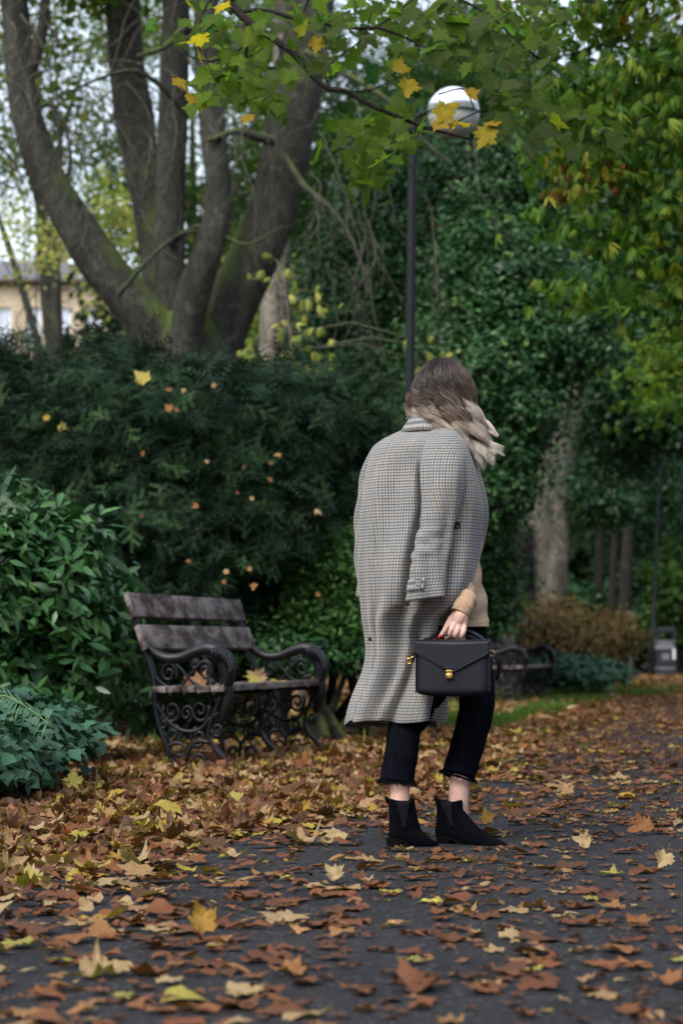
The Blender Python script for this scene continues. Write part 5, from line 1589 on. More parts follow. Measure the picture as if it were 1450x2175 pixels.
def ellipsoid(c, r, rot=None, seg=24):
    g = Geo(); rows = []
    for i in range(1, 16):
        th = PI * i / 16
        row = []
        for k in range(seg):
            a = 2 * PI * k / seg
            v = Vector((r[0] * math.sin(th) * math.cos(a), r[1] * math.sin(th) * math.sin(a), r[2] * math.cos(th)))
            if rot is not None: v = rot @ v
            row.append(v + Vector(c))
        rows.append(row)
    g.grid(rows, close=True)
    nn = len(g.v)
    top = Vector((0, 0, r[2])); bot = Vector((0, 0, -r[2]))
    if rot is not None: top = rot @ top; bot = rot @ bot
    g.v += [tuple(top + Vector(c)), tuple(bot + Vector(c))]; g.uv += [(0, 0)] * 2
    for k in range(seg):
        k2 = (k + 1) % seg
        g.f.append((k2, k, nn)); g.f.append((14 * seg + k, 14 * seg + k2, nn + 1))
    return g

# ---- facing: torso turned away to the right, head turned further right, looking slightly down
FACE = Vector((math.cos(math.radians(34)), math.sin(math.radians(34)), -.18)).normalized()
HEADC = PX(941, 836, .02)
def body():
    parts = []
    # pelvis, belly, chest, neck
    parts.append(limb([(PX(968, 1372), .092), (PX(962, 1310), .094), (PX(944, 1220), .098), (PX(925, 1120), .104), (PX(905, 1020), .115), (PX(898, 970), .088), (PX(905, 925), .062), (PX(915, 885), .050), (PX(928, 850, .01), .050)], 18, flat=.86, ref=(1, 0, 0)))
    shR = PX(945, 972, -.085); shL = PX(842, 966, .12)
    parts.append(limb([(shL, .040), (PX(900, 958), .052), (shR, .040)]))
    # right arm (near side): down to the handbag
    elbow = PX(978, 1140, -.065); wrist = PX(981, 1296, -.205)
    parts.append(limb([(shR, .044), (PX(965, 1050, -.085), .038), (elbow, .034), (PX(972, 1215, -.08), .034), (PX(981, 1262, -.15), .028), (wrist, .0245)]))
    # left arm (far side), relaxed, forearm forward
    eL = PX(860, 1150, .20); wL = PX(925, 1265, .27)
    parts.append(limb([(shL, .052), (PX(848, 1060, .17), .044), (eL, .037), (PX(892, 1215, .24), .032), (wL, .024)]))
    # legs: rear (right) leg nearer the camera, front (left) leg forward
    parts.append(limb([(PX(960, 1385, -.04), .072), (PX(922, 1440, -.06), .060), (PX(877, 1520, -.09), .044), (PX(852, 1600, -.12), .042), (PX(849, 1680, -.14), .033), (PX(850, 1740, -.145), .031)], 16))
    parts.append(limb([(PX(988, 1385, .04), .072), (PX(1002, 1440, .04), .056), (PX(1010, 1500, .03), .046), (PX(996, 1570, .02), .043), (PX(976, 1670, .0), .036), (PX(972, 1735, -.01), .033)], 16))
    for (a, b, c) in ((PX(850, 1745, -.145), PX(880, 1778, -.14), PX(915, 1792, -.135)), (PX(958, 1745, .0), PX(1000, 1782, -.05), PX(1050, 1797, -.12))):
        parts.append(limb([(a, .026), (b, .018), (c, .010)]))
    # head
    f = FACE; up = Vector((0, 0, 1)); side = f.cross(up).normalized(); up2 = side.cross(f).normalized()
    R = Matrix((side, f, up2)).transposed()
    H = HEADC
    parts.append(ellipsoid(H + f * -.008 + up2 * .02, (.074, .092, .088), R))
    parts.append(ellipsoid(H + f * .030 - up2 * .035, (.056, .058, .075), R))
    def hp(s, d, u): return H + side * s + f * d + up2 * u
    parts.append(limb([(hp(0, .088, .012), .008), (hp(0, .100, -.012), .010), (hp(0, .106, -.028), .012)], 8))       # nose
    parts.append(limb([(hp(-.012, .092, -.034), .007), (hp(.012, .092, -.034), .007)], 8))
    parts.append(limb([(hp(-.022, .078, -.056), .006), (hp(0, .090, -.054), .008), (hp(.022, .078, -.056), .006)], 8))   # lips
    parts.append(limb([(hp(-.018, .078, -.066), .006), (hp(0, .087, -.066), .008), (hp(.018, .078, -.066), .006)], 8))
    parts.append(limb([(hp(-.010, .072, -.095), .014), (hp(.010, .072, -.095), .014)], 8))                         # chin
    for sg in (-1, 1):
        parts.append(limb([(hp(sg * .012, .086, .022), .007), (hp(sg * .034, .080, .028), .008), (hp(sg * .052, .064, .020), .007)], 8))  # brow
        parts.append(limb([(hp(sg * .034, .060, -.025), .018), (hp(sg * .048, .045, -.02), .014)], 8))
        parts.append(limb([(hp(sg * .072, .000, .018), .010), (hp(sg * .079, -.008, .0), .011), (hp(sg * .073, .0, -.022), .008)], 8))      # ear
    # right hand: fingers curled round the bag handle, index pointing down along it
    def h(px, py, dy): return PX(px, py, -.215 + dy)
    parts.append(limb([(wrist, .0235), (h(978, 1306, 0), .024), (h(973, 1316, 0), .023)], 12, flat=1.0))
    parts.append(limb([(h(975, 1302, .01), .020), (h(958, 1316, .004), .0135)], 10))
    parts.append(limb([(h(980, 1302, .006), .020), (h(970, 1321, 0), .0140)], 10))
    parts.append(limb([(h(984, 1302, .0), .019), (h(984, 1325, -.002), .0125)], 10))
    parts.append(limb([(h(956, 1314, .002), .0102), (h(948, 1330, -.002), .0092), (h(941, 1342, -.002), .0080), (h(934, 1352, .0), .0066)], 10))
    parts.append(limb([(h(966, 1319, -.004), .0102), (h(959, 1335, -.018), .0096), (h(955, 1346, -.014), .0088), (h(958, 1354, .004), .0078), (h(964, 1350, .016), .0070)], 10))
    parts.append(limb([(h(975, 1323, -.004), .0100), (h(970, 1340, -.018), .0094), (h(967, 1350, -.014), .0088), (h(971, 1357, .004), .0076), (h(976, 1352, .016), .0068)], 10))
    parts.append(limb([(h(986, 1324, -.002), .0094), (h(984, 1342, -.014), .0088), (h(980, 1352, -.010), .0080), (h(982, 1357, .004), .0070), (h(986, 1353, .014), .0062)], 10))
    parts.append(limb([(h(972, 1308, .016), .0125), (h(958, 1328, .026), .0105), (h(950, 1343, .024), .0094), (h(947, 1354, .014), .0080)], 10))
    # left hand, hidden: relaxed curl
    w = Vector(wL); d = Vector((.6, .25, -.75)).normalized(); s_ = Vector((-.2, .95, .1)).normalized()
    parts.append(limb([(w, .023), (w + d * .04, .025), (w + d * .07, .024)], 12))
    for j in range(4):
        b = w + d * .07 + s_ * (.011 * 2 * (j - 1.5) * .9)
        L_ = (.062, .072, .068, .054)[j]; k = Vector((.5, 0, -.1))
        parts.append(limb([(b, .0092), (b + d * L_ * .45, .0088), (b + d * L_ * .75 - k * .012, .008), (b + d * L_ * .9 - k * .028, .0068)], 10))
    parts.append(limb([(w + d * .02 - s_ * .012, .0125), (w + d * .055 - s_ * .035, .010), (w + d * .085 - s_ * .04, .008)], 10))
    me = union(parts, .0032, 3)
    me.name = 'body'; me.materials.append(M['skin'])
    o = bpy.data.objects.new('body', me); link(o); wear(o)
    # eyes, nails
    ey = Geo()
    me_eye = plain('eye_white', (.8, .8, .78), .2, .5, var=0); me_iris = plain('eye_iris', (.08, .12, .13), .2, .5, var=0)
    for sg in (-1, 1):
        e = ellipsoid(hp(sg * .032, .069, .006), (.0125, .0125, .0125)); q = Geo(); q.add(e.v, e.f)
        oe = q.build('eye', me_eye); wear(oe)
        e = ellipsoid(hp(sg * .032, .0785, .006), (.0052, .0042, .0052), R); q = Geo(); q.add(e.v, e.f)
        oi = q.build('iris', me_iris); oi.parent = oe
    for (px_, py_, dy_, ax) in ((933, 1352, -.006, (-.5, 0, -1)),):
        e = ellipsoid(h(px_, py_, dy_), (.0050, .0035, .0082), Matrix.Rotation(math.radians(28), 3, 'Y')); q = Geo(); q.add(e.v, e.f)
        wear(q.build('nail', M['nail']))
    for (px_, py_, dy_) in ((962, 1351, .022), (975, 1353, .022), (985, 1354, .019)):
        e = ellipsoid(h(px_, py_, dy_), (.0048, .0035, .0060)); q = Geo(); q.add(e.v, e.f)
        wear(q.build('nail', M['nail']))
    return o
body()

# ---- jumper
def jumper():
    rows = []; uvs = []
    lev = [(905, 905, .055), (925, 903, .085), (955, 900, .125), (1010, 905, .142), (1080, 925, .142), (1140, 945, .135), (1180, 945, .130), (1215, 950, .130), (1250, 958, .133), (1285, 960, .133), (1310, 963, .130), (1322, 964, .126), (1332, 964, .127)]
    xr = {905: 940, 925: 960, 955: 975, 1010: 995, 1080: 1014, 1140: 1018, 1180: 1015, 1215: 1017, 1250: 1025, 1285: 1029, 1310: 1032, 1322: 1033, 1332: 1034}
    S = cr([(l[0], xr[l[0]], l[2]) for l in lev], 60)
    for i, (py_, xr_, w) in enumerate(S):
        row = []; ur = []
        for k in range(97):
            a = 2 * PI * k / 96
            xl_ = xr_ - 2 * w * F / Y0 * .72
            cx = (xr_ + xl_) / 2; hw = (xr_ - xl_) / 2
            fold = .003 * math.sin(a * 5 + py_ * .05) + .004 * math.sin(py_ * .11 + 2 * math.sin(a)) * (1 if py_ < 1320 else 0)
            P_ = PX(cx + hw * math.cos(a), py_, 0)
            P_.y = Y0 - .01 + (w * .92 + fold) * math.sin(a)
            P_.x += fold * math.cos(a)
            row.append(P_); ur.append((a * .12, P_.z))
        rows.append(row); uvs.append(ur)
    g = Geo(); g.grid(rows, uvs)
    o = g.build('jumper', M['knit']); wear(o)
    m = o.modifiers.new('thick', 'SOLIDIFY'); m.thickness = .005; m.offset = -1
    for name, pts in (('sleeve', [(PX(942, 975, -.08), .055), (PX(962, 1050, -.085), .050), (PX(975, 1140, -.07), .048), (PX(972, 1200, -.07), .045), (PX(976, 1240, -.105), .043), (PX(984, 1268, -.155), .041), (PX(986, 1281, -.193), .036), (PX(981, 1292, -.203), .034), (PX(976, 1303, -.208), .0325)]),
                      ('sleeve', [(PX(845, 970, .11), .052), (PX(850, 1060, .17), .055), (PX(862, 1150, .20), .050), (PX(892, 1215, .24), .042), (PX(922, 1262, .265), .032)])):
        S = cr([(*p, r) for p, r in pts], 44)
        g = Geo(); R_ = []
        for i, s in enumerate(S):
            R_.append(s[3] + (.0035 * math.sin(i * 1.1) + .002 * math.sin(i * 2.3) if 14 < i < 36 else 0))
        g.tube([s[:3] for s in S], R_, 26, caps=False)
        g.uv = [(u * .24, v) for u, v in g.uv]
        o = g.build(name, M['knit']); wear(o)
        m = o.modifiers.new('thick', 'SOLIDIFY'); m.thickness = .004; m.offset = -1
jumper()

# ---- jeans
def jeans():
    ps = []
    ps.append(limb([(PX(966, 1312, .0), .100), (PX(968, 1345), .105), (PX(970, 1385), .104)], 22, flat=.9, ref=(1, 0, 0)))
    def leg(pts, tilt, n=44):
        S = cr([(*PX(a, b, d), w * S0 / 2) for a, b, w, d in pts], n)
        g = Geo(); 
        R_ = [s[3] + .0010 * math.sin(i * 1.1 + s[0] * 30) * (1 if 6 < i < n - 5 else .2) + (.0008 * math.sin(i * 2.6) if n * .35 < i < n * .62 else 0) for i, s in enumerate(S)]
        g.tube([s[:3] for s in S], R_, 24, flat=.95)
        zb, xb = S[-1][2], S[-1][0]
        g.v = [(v[0], v[1], v[2] - tilt * (v[0] - xb) * max(0, 1 - (v[2] - zb) / .09)) if v[2] < zb + .09 else v for v in g.v]
        return g
    ps.append(leg([(960, 1350, 150, -.04), (925, 1430, 94, -.06), (880, 1510, 82, -.09), (860, 1545, 70, -.10), (852, 1600, 71, -.12), (845, 1640, 71, -.13), (842, 1662, 73, -.135)], .0))
    ps.append(leg([(978, 1345, 112, .04), (1000, 1410, 90, .04), (1011, 1465, 79, .035), (1012, 1500, 76, .03), (1004, 1540, 74, .03), (990, 1590, 72, .02), (978, 1630, 71, .01), (972, 1650, 73, .0)], .0))
    # knee creases
    for (a, b) in ((1462, 40), (1476, -38), (1492, 36), (1508, -30)):
        pass
    me = union(ps, .0042, 3); me.name = 'jeans'; me.materials.append(M['denim'])
    o = bpy.data.objects.new('jeans', me); link(o); wear(o)
    # frayed hems
    for c, dy, w, tilt in (((842, 1663), -.135, 37, .10), ((972, 1650), .0, 36.5, .30)):
        g = Geo(); cc = PX(*c, dy)
        for k in range(260):
            a = random.uniform(0, 2 * PI); r = w * S0 * random.uniform(.97, 1.04)
            p = cc + Vector((r * math.cos(a), r * .95 * math.sin(a), -tilt * r * math.cos(a) + random.uniform(-.002, .008)))
            d = Vector((math.cos(a) * .5 + random.gauss(0, .5), math.sin(a) * .5 + random.gauss(0, .5), -random.uniform(.3, 1.2))).normalized()
            L_ = random.uniform(.005, .014)
            g.tube([p, p + d * L_ * .5, p + d * L_ + Vector((random.gauss(0, .003), random.gauss(0, .003), 0))], [.0010, .0009, .0004], 3, caps=False)
        ring = []
        for k in range(41):
            a = 2 * PI * k / 40; r = w * S0 * (1.0 + .03 * math.sin(k * 2.1))
            ring.append(cc + Vector((r * math.cos(a), r * .95 * math.sin(a), -tilt * r * math.cos(a) + .004 + .0015 * math.sin(k * 1.3))))
        g.tube(ring, .0035, 6, caps=False)
        q = g.build('frayed_hem', M['denim'], None); q.parent = o; 
jeans()

# ---- boots
def boot(heel, toe, top, topw, yh, yt, heelh=.036):
    """heel,toe: pixel positions on the ground line; top: (px,py) centre of the shaft opening"""
    A = PX(*heel, yh); A.z = 0; B = PX(*toe, yt); B.z = 0
    d = (B - A); L_ = d.length; d.normalize(); s_ = Vector((0, 0, 1)).cross(d).normalized()
    T = PX(*top, yh); 
    def q(a, b, z): return A + d * (L_ * a) + s_ * b + Vector((0, 0, z))
    parts = []
    # foot from heel to pointed toe
    prof = [(.09, .034, .070, .036), (.20, .036, .072, .037), (.34, .033, .060, .034), (.50, .030, .046, .034), (.64, .029, .034, .035), (.78, .025, .026, .031), (.90, .016, .020, .020), (.975, .008, .015, .010)]
    rows = []
    # sections along the foot: (a, half width, centre height, half height)
    sec = [(.02, .018, .060, .020), (.06, .028, .062, .030), (.14, .033, .068, .038), (.25, .034, .068, .040), (.36, .033, .062, .042), (.47, .034, .050, .040), (.58, .036, .040, .034), (.70, .037, .033, .026), (.80, .033, .027, .019), (.88, .026, .022, .0145), (.95, .016, .019, .0105), (.99, .006, .0165, .006)]
    SS_ = cr(sec, 34)
    g = Geo()
    for a, w, z, hh_ in SS_:
        row = []
        for k in range(24):
            th = 2 * PI * k / 24
            c_, sn = math.cos(th), math.sin(th)
            m = (abs(c_) ** 2.6 + abs(sn) ** 2.6) ** (-1 / 2.6)
            row.append(q(a, w * c_ * m, z + hh_ * sn * m))
        rows.append(row)
    g.grid(rows, close=True)
    nn = len(g.v); g.f.append(tuple(range(23, -1, -1))); g.f.append(tuple(nn - 24 + k for k in range(24)))
    parts.append(g)
    # shaft
    rows = []; g = Geo()
    tA = (T - A).dot(d) / L_
    half = topw * S0 / 2
    for i in range(22):
        t_ = i / 21
        z = .055 + (T.z - .055) * t_
        ca = .060 / L_ + (tA - .060 / L_) * t_ ** .8
        hl = .046 + .012 * (1 - t_) ** 2 + (half - .046) * t_
        wd = .033 + (.036 - .033) * t_
        row = []
        for k in range(28):
            th = 2 * PI * k / 28
            zz = z + (.010 * (abs(math.cos(th)) ** 2 - .4) if t_ > .9 else 0) * (t_ - .9) * 10
            row.append(q(ca, 0, zz) + d * hl * math.cos(th) + s_ * wd * math.sin(th))
        rows.append(row)
    g.grid(rows, close=True); nn = len(g.v); g.f.append(tuple(range(27, -1, -1))); g.f.append(tuple(nn - 28 + k for k in range(28)))
    parts.append(g)
    # instep bridge
    parts.append(limb([(q(.30, 0, .115), .027), (q(.42, 0, .078), .030), (q(.55, 0, .048), .028)], 16))
    me = union(parts, .0030, 4); me.name = 'boot'; me.materials.append(M['suede'])
    o = bpy.data.objects.new('boot', me); link(o); wear(o)
    # heel block
    g = Geo(); rows = []
    for z, e in ((.0, 0), (.004, .0005), (.034, .003), (.046, .006)):
        row = []
        for k in range(20):
            th = 2 * PI * k / 20
            c_, sn = math.cos(th), math.sin(th); m = (abs(c_) ** 4 + abs(sn) ** 4) ** (-.25)
            row.append(q(.14 + .012 * (z / .046), 0, z) + d * (.028 + e) * c_ * m + s_ * (.028 + e) * sn * m)
        rows.append(row)
    g.grid(rows, close=True); nn = len(g.v); g.f.append(tuple(range(19, -1, -1))); g.f.append(tuple(nn - 20 + k for k in range(20)))
    h = g.build('heel', M['sole'], None, auto=50); h.parent = o
    # sole
    g = Geo(); rows = []
    for a, w, z in [(.03, .020, .040), (.12, .031, .037), (.24, .033, .034), (.33, .031, .027), (.43, .031, .014), (.53, .035, .006), (.66, .038, .003), (.78, .034, .004), (.88, .026, .006), (.95, .016, .009), (1.0, .003, .011)]:
        rows.append([q(a, w, z), q(a, w * 1.02, z + .006), q(a, -w * 1.02, z + .006), q(a, -w, z)])
    g.grid(rows, close=True)
    so = g.build('sole', M['sole'], None, auto=50); so.parent = o
    # elastic gusset, both sides
    for sg in (-1, 1):
        g = Geo(); rows = []
        for i in range(9):
            t_ = i / 8
            z = .075 + (T.z - .075 - .002) * t_
            ca = .30 + (tA + .02 - .30) * t_ ** .9
            hl = (.004 + .020 * t_)
            bw = (.0355 + (.0372 - .0355) * t_)
            rows.append([q(ca, sg * bw * (1 - .10 * (u / 3) ** 2), z) + d * hl * (u / 3) for u in (-3, -2, -1, 0, 1, 2, 3)])
        g.grid(rows)
        e = g.build('gusset', M['elastic'], None); e.parent = o
        m = e.modifiers.new('thick', 'SOLIDIFY'); m.thickness = .0025; m.offset = 0
    # pull tab
    g = Geo(); b_ = q(tA, 0, T.z - .012) - d * (half + .001)
    g.tube([b_, b_ - d * .006 + Vector((0, 0, .014)), b_ - d * .008 + Vector((0, 0, .022)), b_ - d * .001 + Vector((0, 0, .016)), b_ + d * .002], .003, 6, flat=2.2)
    e = g.build('pull_tab', M['suede'], None); e.parent = o
boot((824, 1804), (932, 1800), (852, 1699), 56, -.15, -.135)
boot((926, 1797), (1077, 1806), (965, 1700), 60, -.01, -.165)

# ---- coat
COAT_ROWS = [  # py, left px, right px, half depth (m), centre dy
    (893, 882, 934, .055, .0), (902, 872, 944, .068, .0), (912, 851, 957, .085, .0), (922, 830, 968, .108, .0), (934, 808, 979, .132, .0), (951, 793, 989, .153, .0), (975, 783, 999, .165, .0), (1010, 774, 1011, .172, .0),
    (1060, 768, 1023, .186, .0), (1100, 765, 1027, .190, .0), (1150, 765, 1020, .202, .0), (1200, 764, 1010, .214, .0), (1250, 767, 999, .222, .0), (1280, 771, 987, .216, .0), (1300, 773, 968, .204, .0), (1318, 775, 950, .186, .0), (1355, 781, 945, .160, .0),
    (1390, 783, 946, .158, .0), (1425, 776, 948, .160, .0), (1465, 760, 948, .164, .0), (1500, 746, 945, .170, .0), (1530, 738, 943, .172, .0)]
CR_ = cr(COAT_ROWS, 150)
A_NEAR, A_FAR = math.radians(-6), math.radians(-322)
def sup(a, e=2.35):
    c, s = math.cos(a), math.sin(a)
    m = (abs(c) ** e + abs(s) ** e) ** (-1 / e)
    return c * m, s * m
def coat_point(a, row, off=0.0):
    py_, xl_, xr_, b, dy = row
    cx = (xl_ + xr_) / 2; hw = (xr_ - xl_) / 2 * S0
    t = min(max((py_ - 930) / 600, 0), 1)         # 0 shoulders .. 1 hem
    c, s = sup(a, (3.0 + 1.4 * math.exp(-((row[0] - 1235) / 60) ** 2)) if -PI / 2 < a < 0 else 2.35)
    deg = math.degrees(a)
    # drape folds, growing towards the hem, drifting to the left as they fall
    ph = a + .35 * t
    f = (.0015 + .020 * t ** 1.5) * (math.sin(ph * 6.0 + .6) + .45 * math.sin(ph * 11 + 1.3 + 2 * t)) * 1.35
    f += .013 * math.sin(a * 4.5 + py_ * .012 + .8) * (1 - t) * min(1, max(0, (py_ - 950) / 80)) + .0055 * math.sin(a * 12 + py_ * .016) * min(1, max(0, (py_ - 960) / 100))
    # deep inverted pleat and vent down the centre back
    vc = -2.25 - .42 * t
    f -= .006 * math.exp(-((a - vc) / .022) ** 2) * min(1, max(0, (py_ - 925) / 20))
    f += -.030 * max(0, t - .30) ** .7 * math.exp(-((a - vc) / .05) ** 2)
    f += .016 * max(0, t - .25) ** .8 * math.exp(-((a - vc - .14) / .09) ** 2)
    # the big fold that runs from the cuff down to the hem
    r2 = -1.42 - .50 * max(0, (py_ - 1280) / 250)
    if py_ > 1270: f += .022 * min(1, (py_ - 1270) / 60) * math.exp(-((a - r2) / .13) ** 2) - .020 * min(1, (py_ - 1270) / 60) * math.exp(-((a - r2 - .27) / .10) ** 2)
    # shadowed gap behind the hanging sleeve
    if 985 < py_ < 1290:
        X_ = (float(np.interp(py_, [985, 1040, 1090, 1150, 1200, 1280], [889, 891, 893, 878, 868, 860])) - cx) / (hw / S0)
        e_ = 3.0
        ag = math.atan2(-(1 - abs(X_) ** e_) ** (1 / e_), X_)
        f += -.030 * min(1, (py_ - 985) / 50) * math.exp(-((a - ag) / .055) ** 2) + .010 * math.exp(-((a - ag + .13) / .07) ** 2) * min(1, (py_ - 985) / 50)
    edge = 1 - math.exp(-((a - math.radians(-8)) / .12) ** 2)
    lim = 1.0
    if abs(c) > .8: lim = .35
    f = f * lim * (.3 + .7 * edge) + off
    P_ = PX(cx, py_, dy)
    P_.x += (hw + f) * c
    P_.y += (b + f) * s
    # shoulders: far shoulder sits further away
    P_.y += -.10 * c * math.exp(-((py_ - 960) / 120) ** 2) * .6
    # hem wobble
    if py_ > 1480: P_.z += (.004 * math.sin(a * 6 + 1) - .030 * min(1, max(0, (-deg - 165) / 40))) * (py_ - 1480) / 50
    return P_
def coat():
    NC = 260
    rows = []; uvs = []
    for row in CR_:
        r_ = [coat_point(A_NEAR + (A_FAR - A_NEAR) * k / (NC - 1), row) for k in range(NC)]
        rows.append(r_)
    # uv: arc length measured outward from the centre back column at chest level scale, so the check keeps its size
    kc = int(NC * .40)
    zz = [sum((rows[i][kc] - rows[i - 1][kc]).length for i in range(1, j + 1)) for j in range(len(rows))]
    L0 = np.zeros(NC)
    rr = rows[60]
    for i, r_ in enumerate(rows):
        acc = np.zeros(NC)
        for k in range(kc + 1, NC): acc[k] = acc[k - 1] + (r_[k] - r_[k - 1]).length
        for k in range(kc - 1, -1, -1): acc[k] = acc[k + 1] - (r_[k] - r_[k + 1]).length
        uvs.append([(acc[k], zz[i] + (0)) for k in range(NC)])
    g = Geo(); g.grid(rows, uvs)
    o = g.build('coat', M['plaid']); wear(o)
    m = o.modifiers.new('thick', 'SOLIDIFY'); m.thickness = .004; m.offset = -1
    # centre back seam and side seam as narrow raised folds are in the surface itself
    # collar: a folded band round the neck
    g = Geo(); rw = []; uv = []
    prof = [(920, 12, .112, .0), (918, 16, .116, 0), (907, 9, .100, .0), (894, 0, .082, 0), (885, -5, .070, 0), (880, -8, .064, 0), (882, -12, .058, 0), (893, -12, .056, 0)]
    base = [(870 - 0, 940), ]
    for j, (py_, gr_, b_, _) in enumerate(prof):
        r_ = []; u_ = []
        for k in range(90):
            a = math.radians(-18) + math.radians(-304) * k / 89
            c, s = math.cos(a), math.sin(a)
            x = 906 + (40 + gr_ * 1.0) * c
            lift = -6 * c + 2.5 * math.sin(a * 3)
            p_ = PX(x, py_ + 3 - lift * .8, 0); p_.y = Y0 + b_ * s
            r_.append(p_); u_.append((a * .08, j * .009 + .004))
        rw.append(r_); uv.append(u_)
    g.grid(rw, uv)
    q = g.build('collar', M['plaid'], None); q.parent = o
    m = q.modifiers.new('thick', 'SOLIDIFY'); m.thickness = .004; m.offset = 1
    # lapel: turned back from the free front edge
    g = Geo(); rw = []; uv = []
    for i, row in enumerate(CR_):
        if not (930 < row[0] < 1235): continue
        t = (row[0] - 930) / 305
        w = .062 * math.sin(PI * min(1, t * .9 + .12)) ** .7
        e = coat_point(A_NEAR, row)
        r_ = []; u_ = []
        for k in range(9):
            s_ = k / 8
            r_.append(Vector((e.x - .004 + w * .28 * math.sin(s_ * PI * .9) , e.y + .004 + w * 1.3 * s_, e.z)))
            u_.append((s_ * w * 1.3, e.z))
        rw.append(r_); uv.append(u_)
    g.grid(rw, uv)
    q = g.build('lapel', M['plaid'], None); q.parent = o
    m = q.modifiers.new('thick', 'SOLIDIFY'); m.thickness = .004
    # dark under-collar strip between collar and lapel
    g = Geo(); rw = []
    for (px_, py_, w_) in [(948, 916, 3), (968, 930, 7), (983, 950, 9), (993, 975, 9), (1001, 1005, 8), (1008, 1035, 6), (1014, 1060, 2)]:
        p_ = PX(px_, py_, 0); q_ = PX(px_ + w_, py_ - 2, 0)
        row = min(CR_, key=lambda r: abs(r[0] - py_))
        y_ = coat_point(A_NEAR, row).y - .004
        p_.y = y_ - .012; q_.y = y_ + .004
        rw.append([p_, (p_ + q_) / 2 + Vector((0, -.004, 0)), q_])
    S = [cr([tuple(r_[j]) for r_ in rw], 20) for j in range(3)]
    g.grid([[Vector(S[j][i]) for j in range(3)] for i in range(20)])
    q = g.build('under_collar', M['lining'], None); q.parent = o
    m = q.modifiers.new('thick', 'SOLIDIFY'); m.thickness = .002
    # buttons
    def button(px_, py_, r=.0115, dx=0):
        row = min(CR_, key=lambda r: abs(r[0] - py_))
        best = None
        for k in range(200):
            a = math.radians(-6 - k * .9)
            p_ = coat_point(a, row, .002)
            qx, qy = proj(np.array(p_))
            if best is None or abs(qx - px_) < best[0]: best = (abs(qx - px_), p_, a)
        p_, a = best[1], best[2]
        n_ = Vector((math.cos(a) * .6, math.sin(a), 0)).normalized()
        R3 = n_.to_track_quat('Z', 'Y').to_matrix()
        g = Geo(); rws = []
        for rr_, zz_ in ((.0, .0045), (r * .6, .0042), (r * .75, .0055), (r * .95, .005), (r, .003), (r, .0)):
            rws.append([p_ + R3 @ Vector((max(rr_, .0003) * math.cos(t_), max(rr_, .0003) * math.sin(t_), zz_)) for t_ in [2 * PI * k / 20 for k in range(20)]])
        g.grid(rws, close=True)
        q = g.build('button', M['button'], None); q.parent = o
    button(969, 1124, .0125); button(787, 1357, .008)
    # right sleeve, empty, hanging in front of the coat's side
    SL = [  # py, centre px, half width px, thickness (m), dy
        (919, 944, 16, .020, -.095), (930, 942, 33, .034, -.125), (950, 941, 43, .040, -.150), (985, 941, 47, .042, -.175), (1040, 938, 44, .042, -.192), (1090, 932, 38, .040, -.202), (1125, 925, 36, .038, -.208), (1150, 918, 38, .038, -.212),
        (1172, 913, 37, .036, -.222), (1200, 907, 37, .034, -.232), (1228, 906, 37, .032, -.240), (1252, 904, 39, .031, -.243), (1272, 903, 41, .031, -.242)]
    C = cr(SL, 90); rw = []; uv = []
    acc = 0; prev = None
    for i, (py_, cx_, hw_, th_, dy_) in enumerate(C):
        c0 = PX(cx_, py_, dy_)
        if prev is not None: acc += (c0 - prev).length
        prev = c0
        r_ = []; u_ = []; al = 0; pp = None
        for k in range(73):
            a = 2 * PI * k / 72
            c, s = sup(a, 2.2)
            wr = 0
            if 1090 < py_ < 1225:   # elbow creases
                e = math.sin((py_ - 1090) / 135 * PI)
                wr = e * (.0042 * math.sin(py_ * .15 + a * 2.2 + 2 * math.sin(a)) + .0022 * math.sin(py_ * .27 - a * 3)) * (.5 - .5 * c)
            wr += (.005 * math.sin(a * 3 + py_ * .012) + .003 * math.sin(a * 6 - py_ * .03)) * min(1, max(0, (py_ - 940) / 90))
            slope = (12 - 0) * (c * .5) * min(1, max(0, (py_ - 1200) / 70))   # cuff slants down to the left
            p_ = PX(cx_ + (hw_ + wr / S0) * c, py_ - slope * .9, dy_ - .018 * min(1, max(0, (py_ - 960) / 60))); p_.y += (th_ + wr) * s
            if pp is not None: al += (p_ - pp).length
            pp = p_
            r_.append(p_); u_.append((al, acc))
        rw.append(r_); uv.append(u_)
    g = Geo(); g.grid(rw, uv); g.f = [tuple(reversed(f_)) for f_ in g.f]
    q = g.build('sleeve', M['plaid'], None); q.parent = o
    q.data.materials.append(M['lining'])
    m = q.modifiers.new('thick', 'SOLIDIFY'); m.thickness = .0045; m.offset = -1; m.material_offset = 1; m.material_offset_rim = 0
    # cuff strap and its button
    g = Geo(); rws = []; uv = []
    for j, py_ in enumerate((1228, 1236, 1246, 1254)):
        r_ = []; u_ = []
        for k in range(20):
            a = math.radians(-178 + k * 4.2)
            c, s = sup(a, 2.2)
            i = min(range(len(C)), key=lambda i_: abs(C[i_][0] - py_))
            _, cx_, hw_, th_, dy_ = C[i]
            p_ = PX(cx_ + (hw_ + 3) * c, py_ - 5 * c * .9, dy_ - .018); p_.y += (th_ + .004) * s
            r_.append(p_); u_.append((k * .004, j * .006))
        rws.append(r_); uv.append(u_)
    g.grid(rws, uv)
    st = g.build('cuff_strap', M['plaid'], None); st.parent = o
    m = st.modifiers.new('thick', 'SOLIDIFY'); m.thickness = .003; m.offset = 1
    e = ellipsoid(PX(864, 1247, -.262), (.006, .005, .007)); g = Geo(); g.add(e.v, e.f); b_ = g.build('button', M['button'], None); b_.parent = o
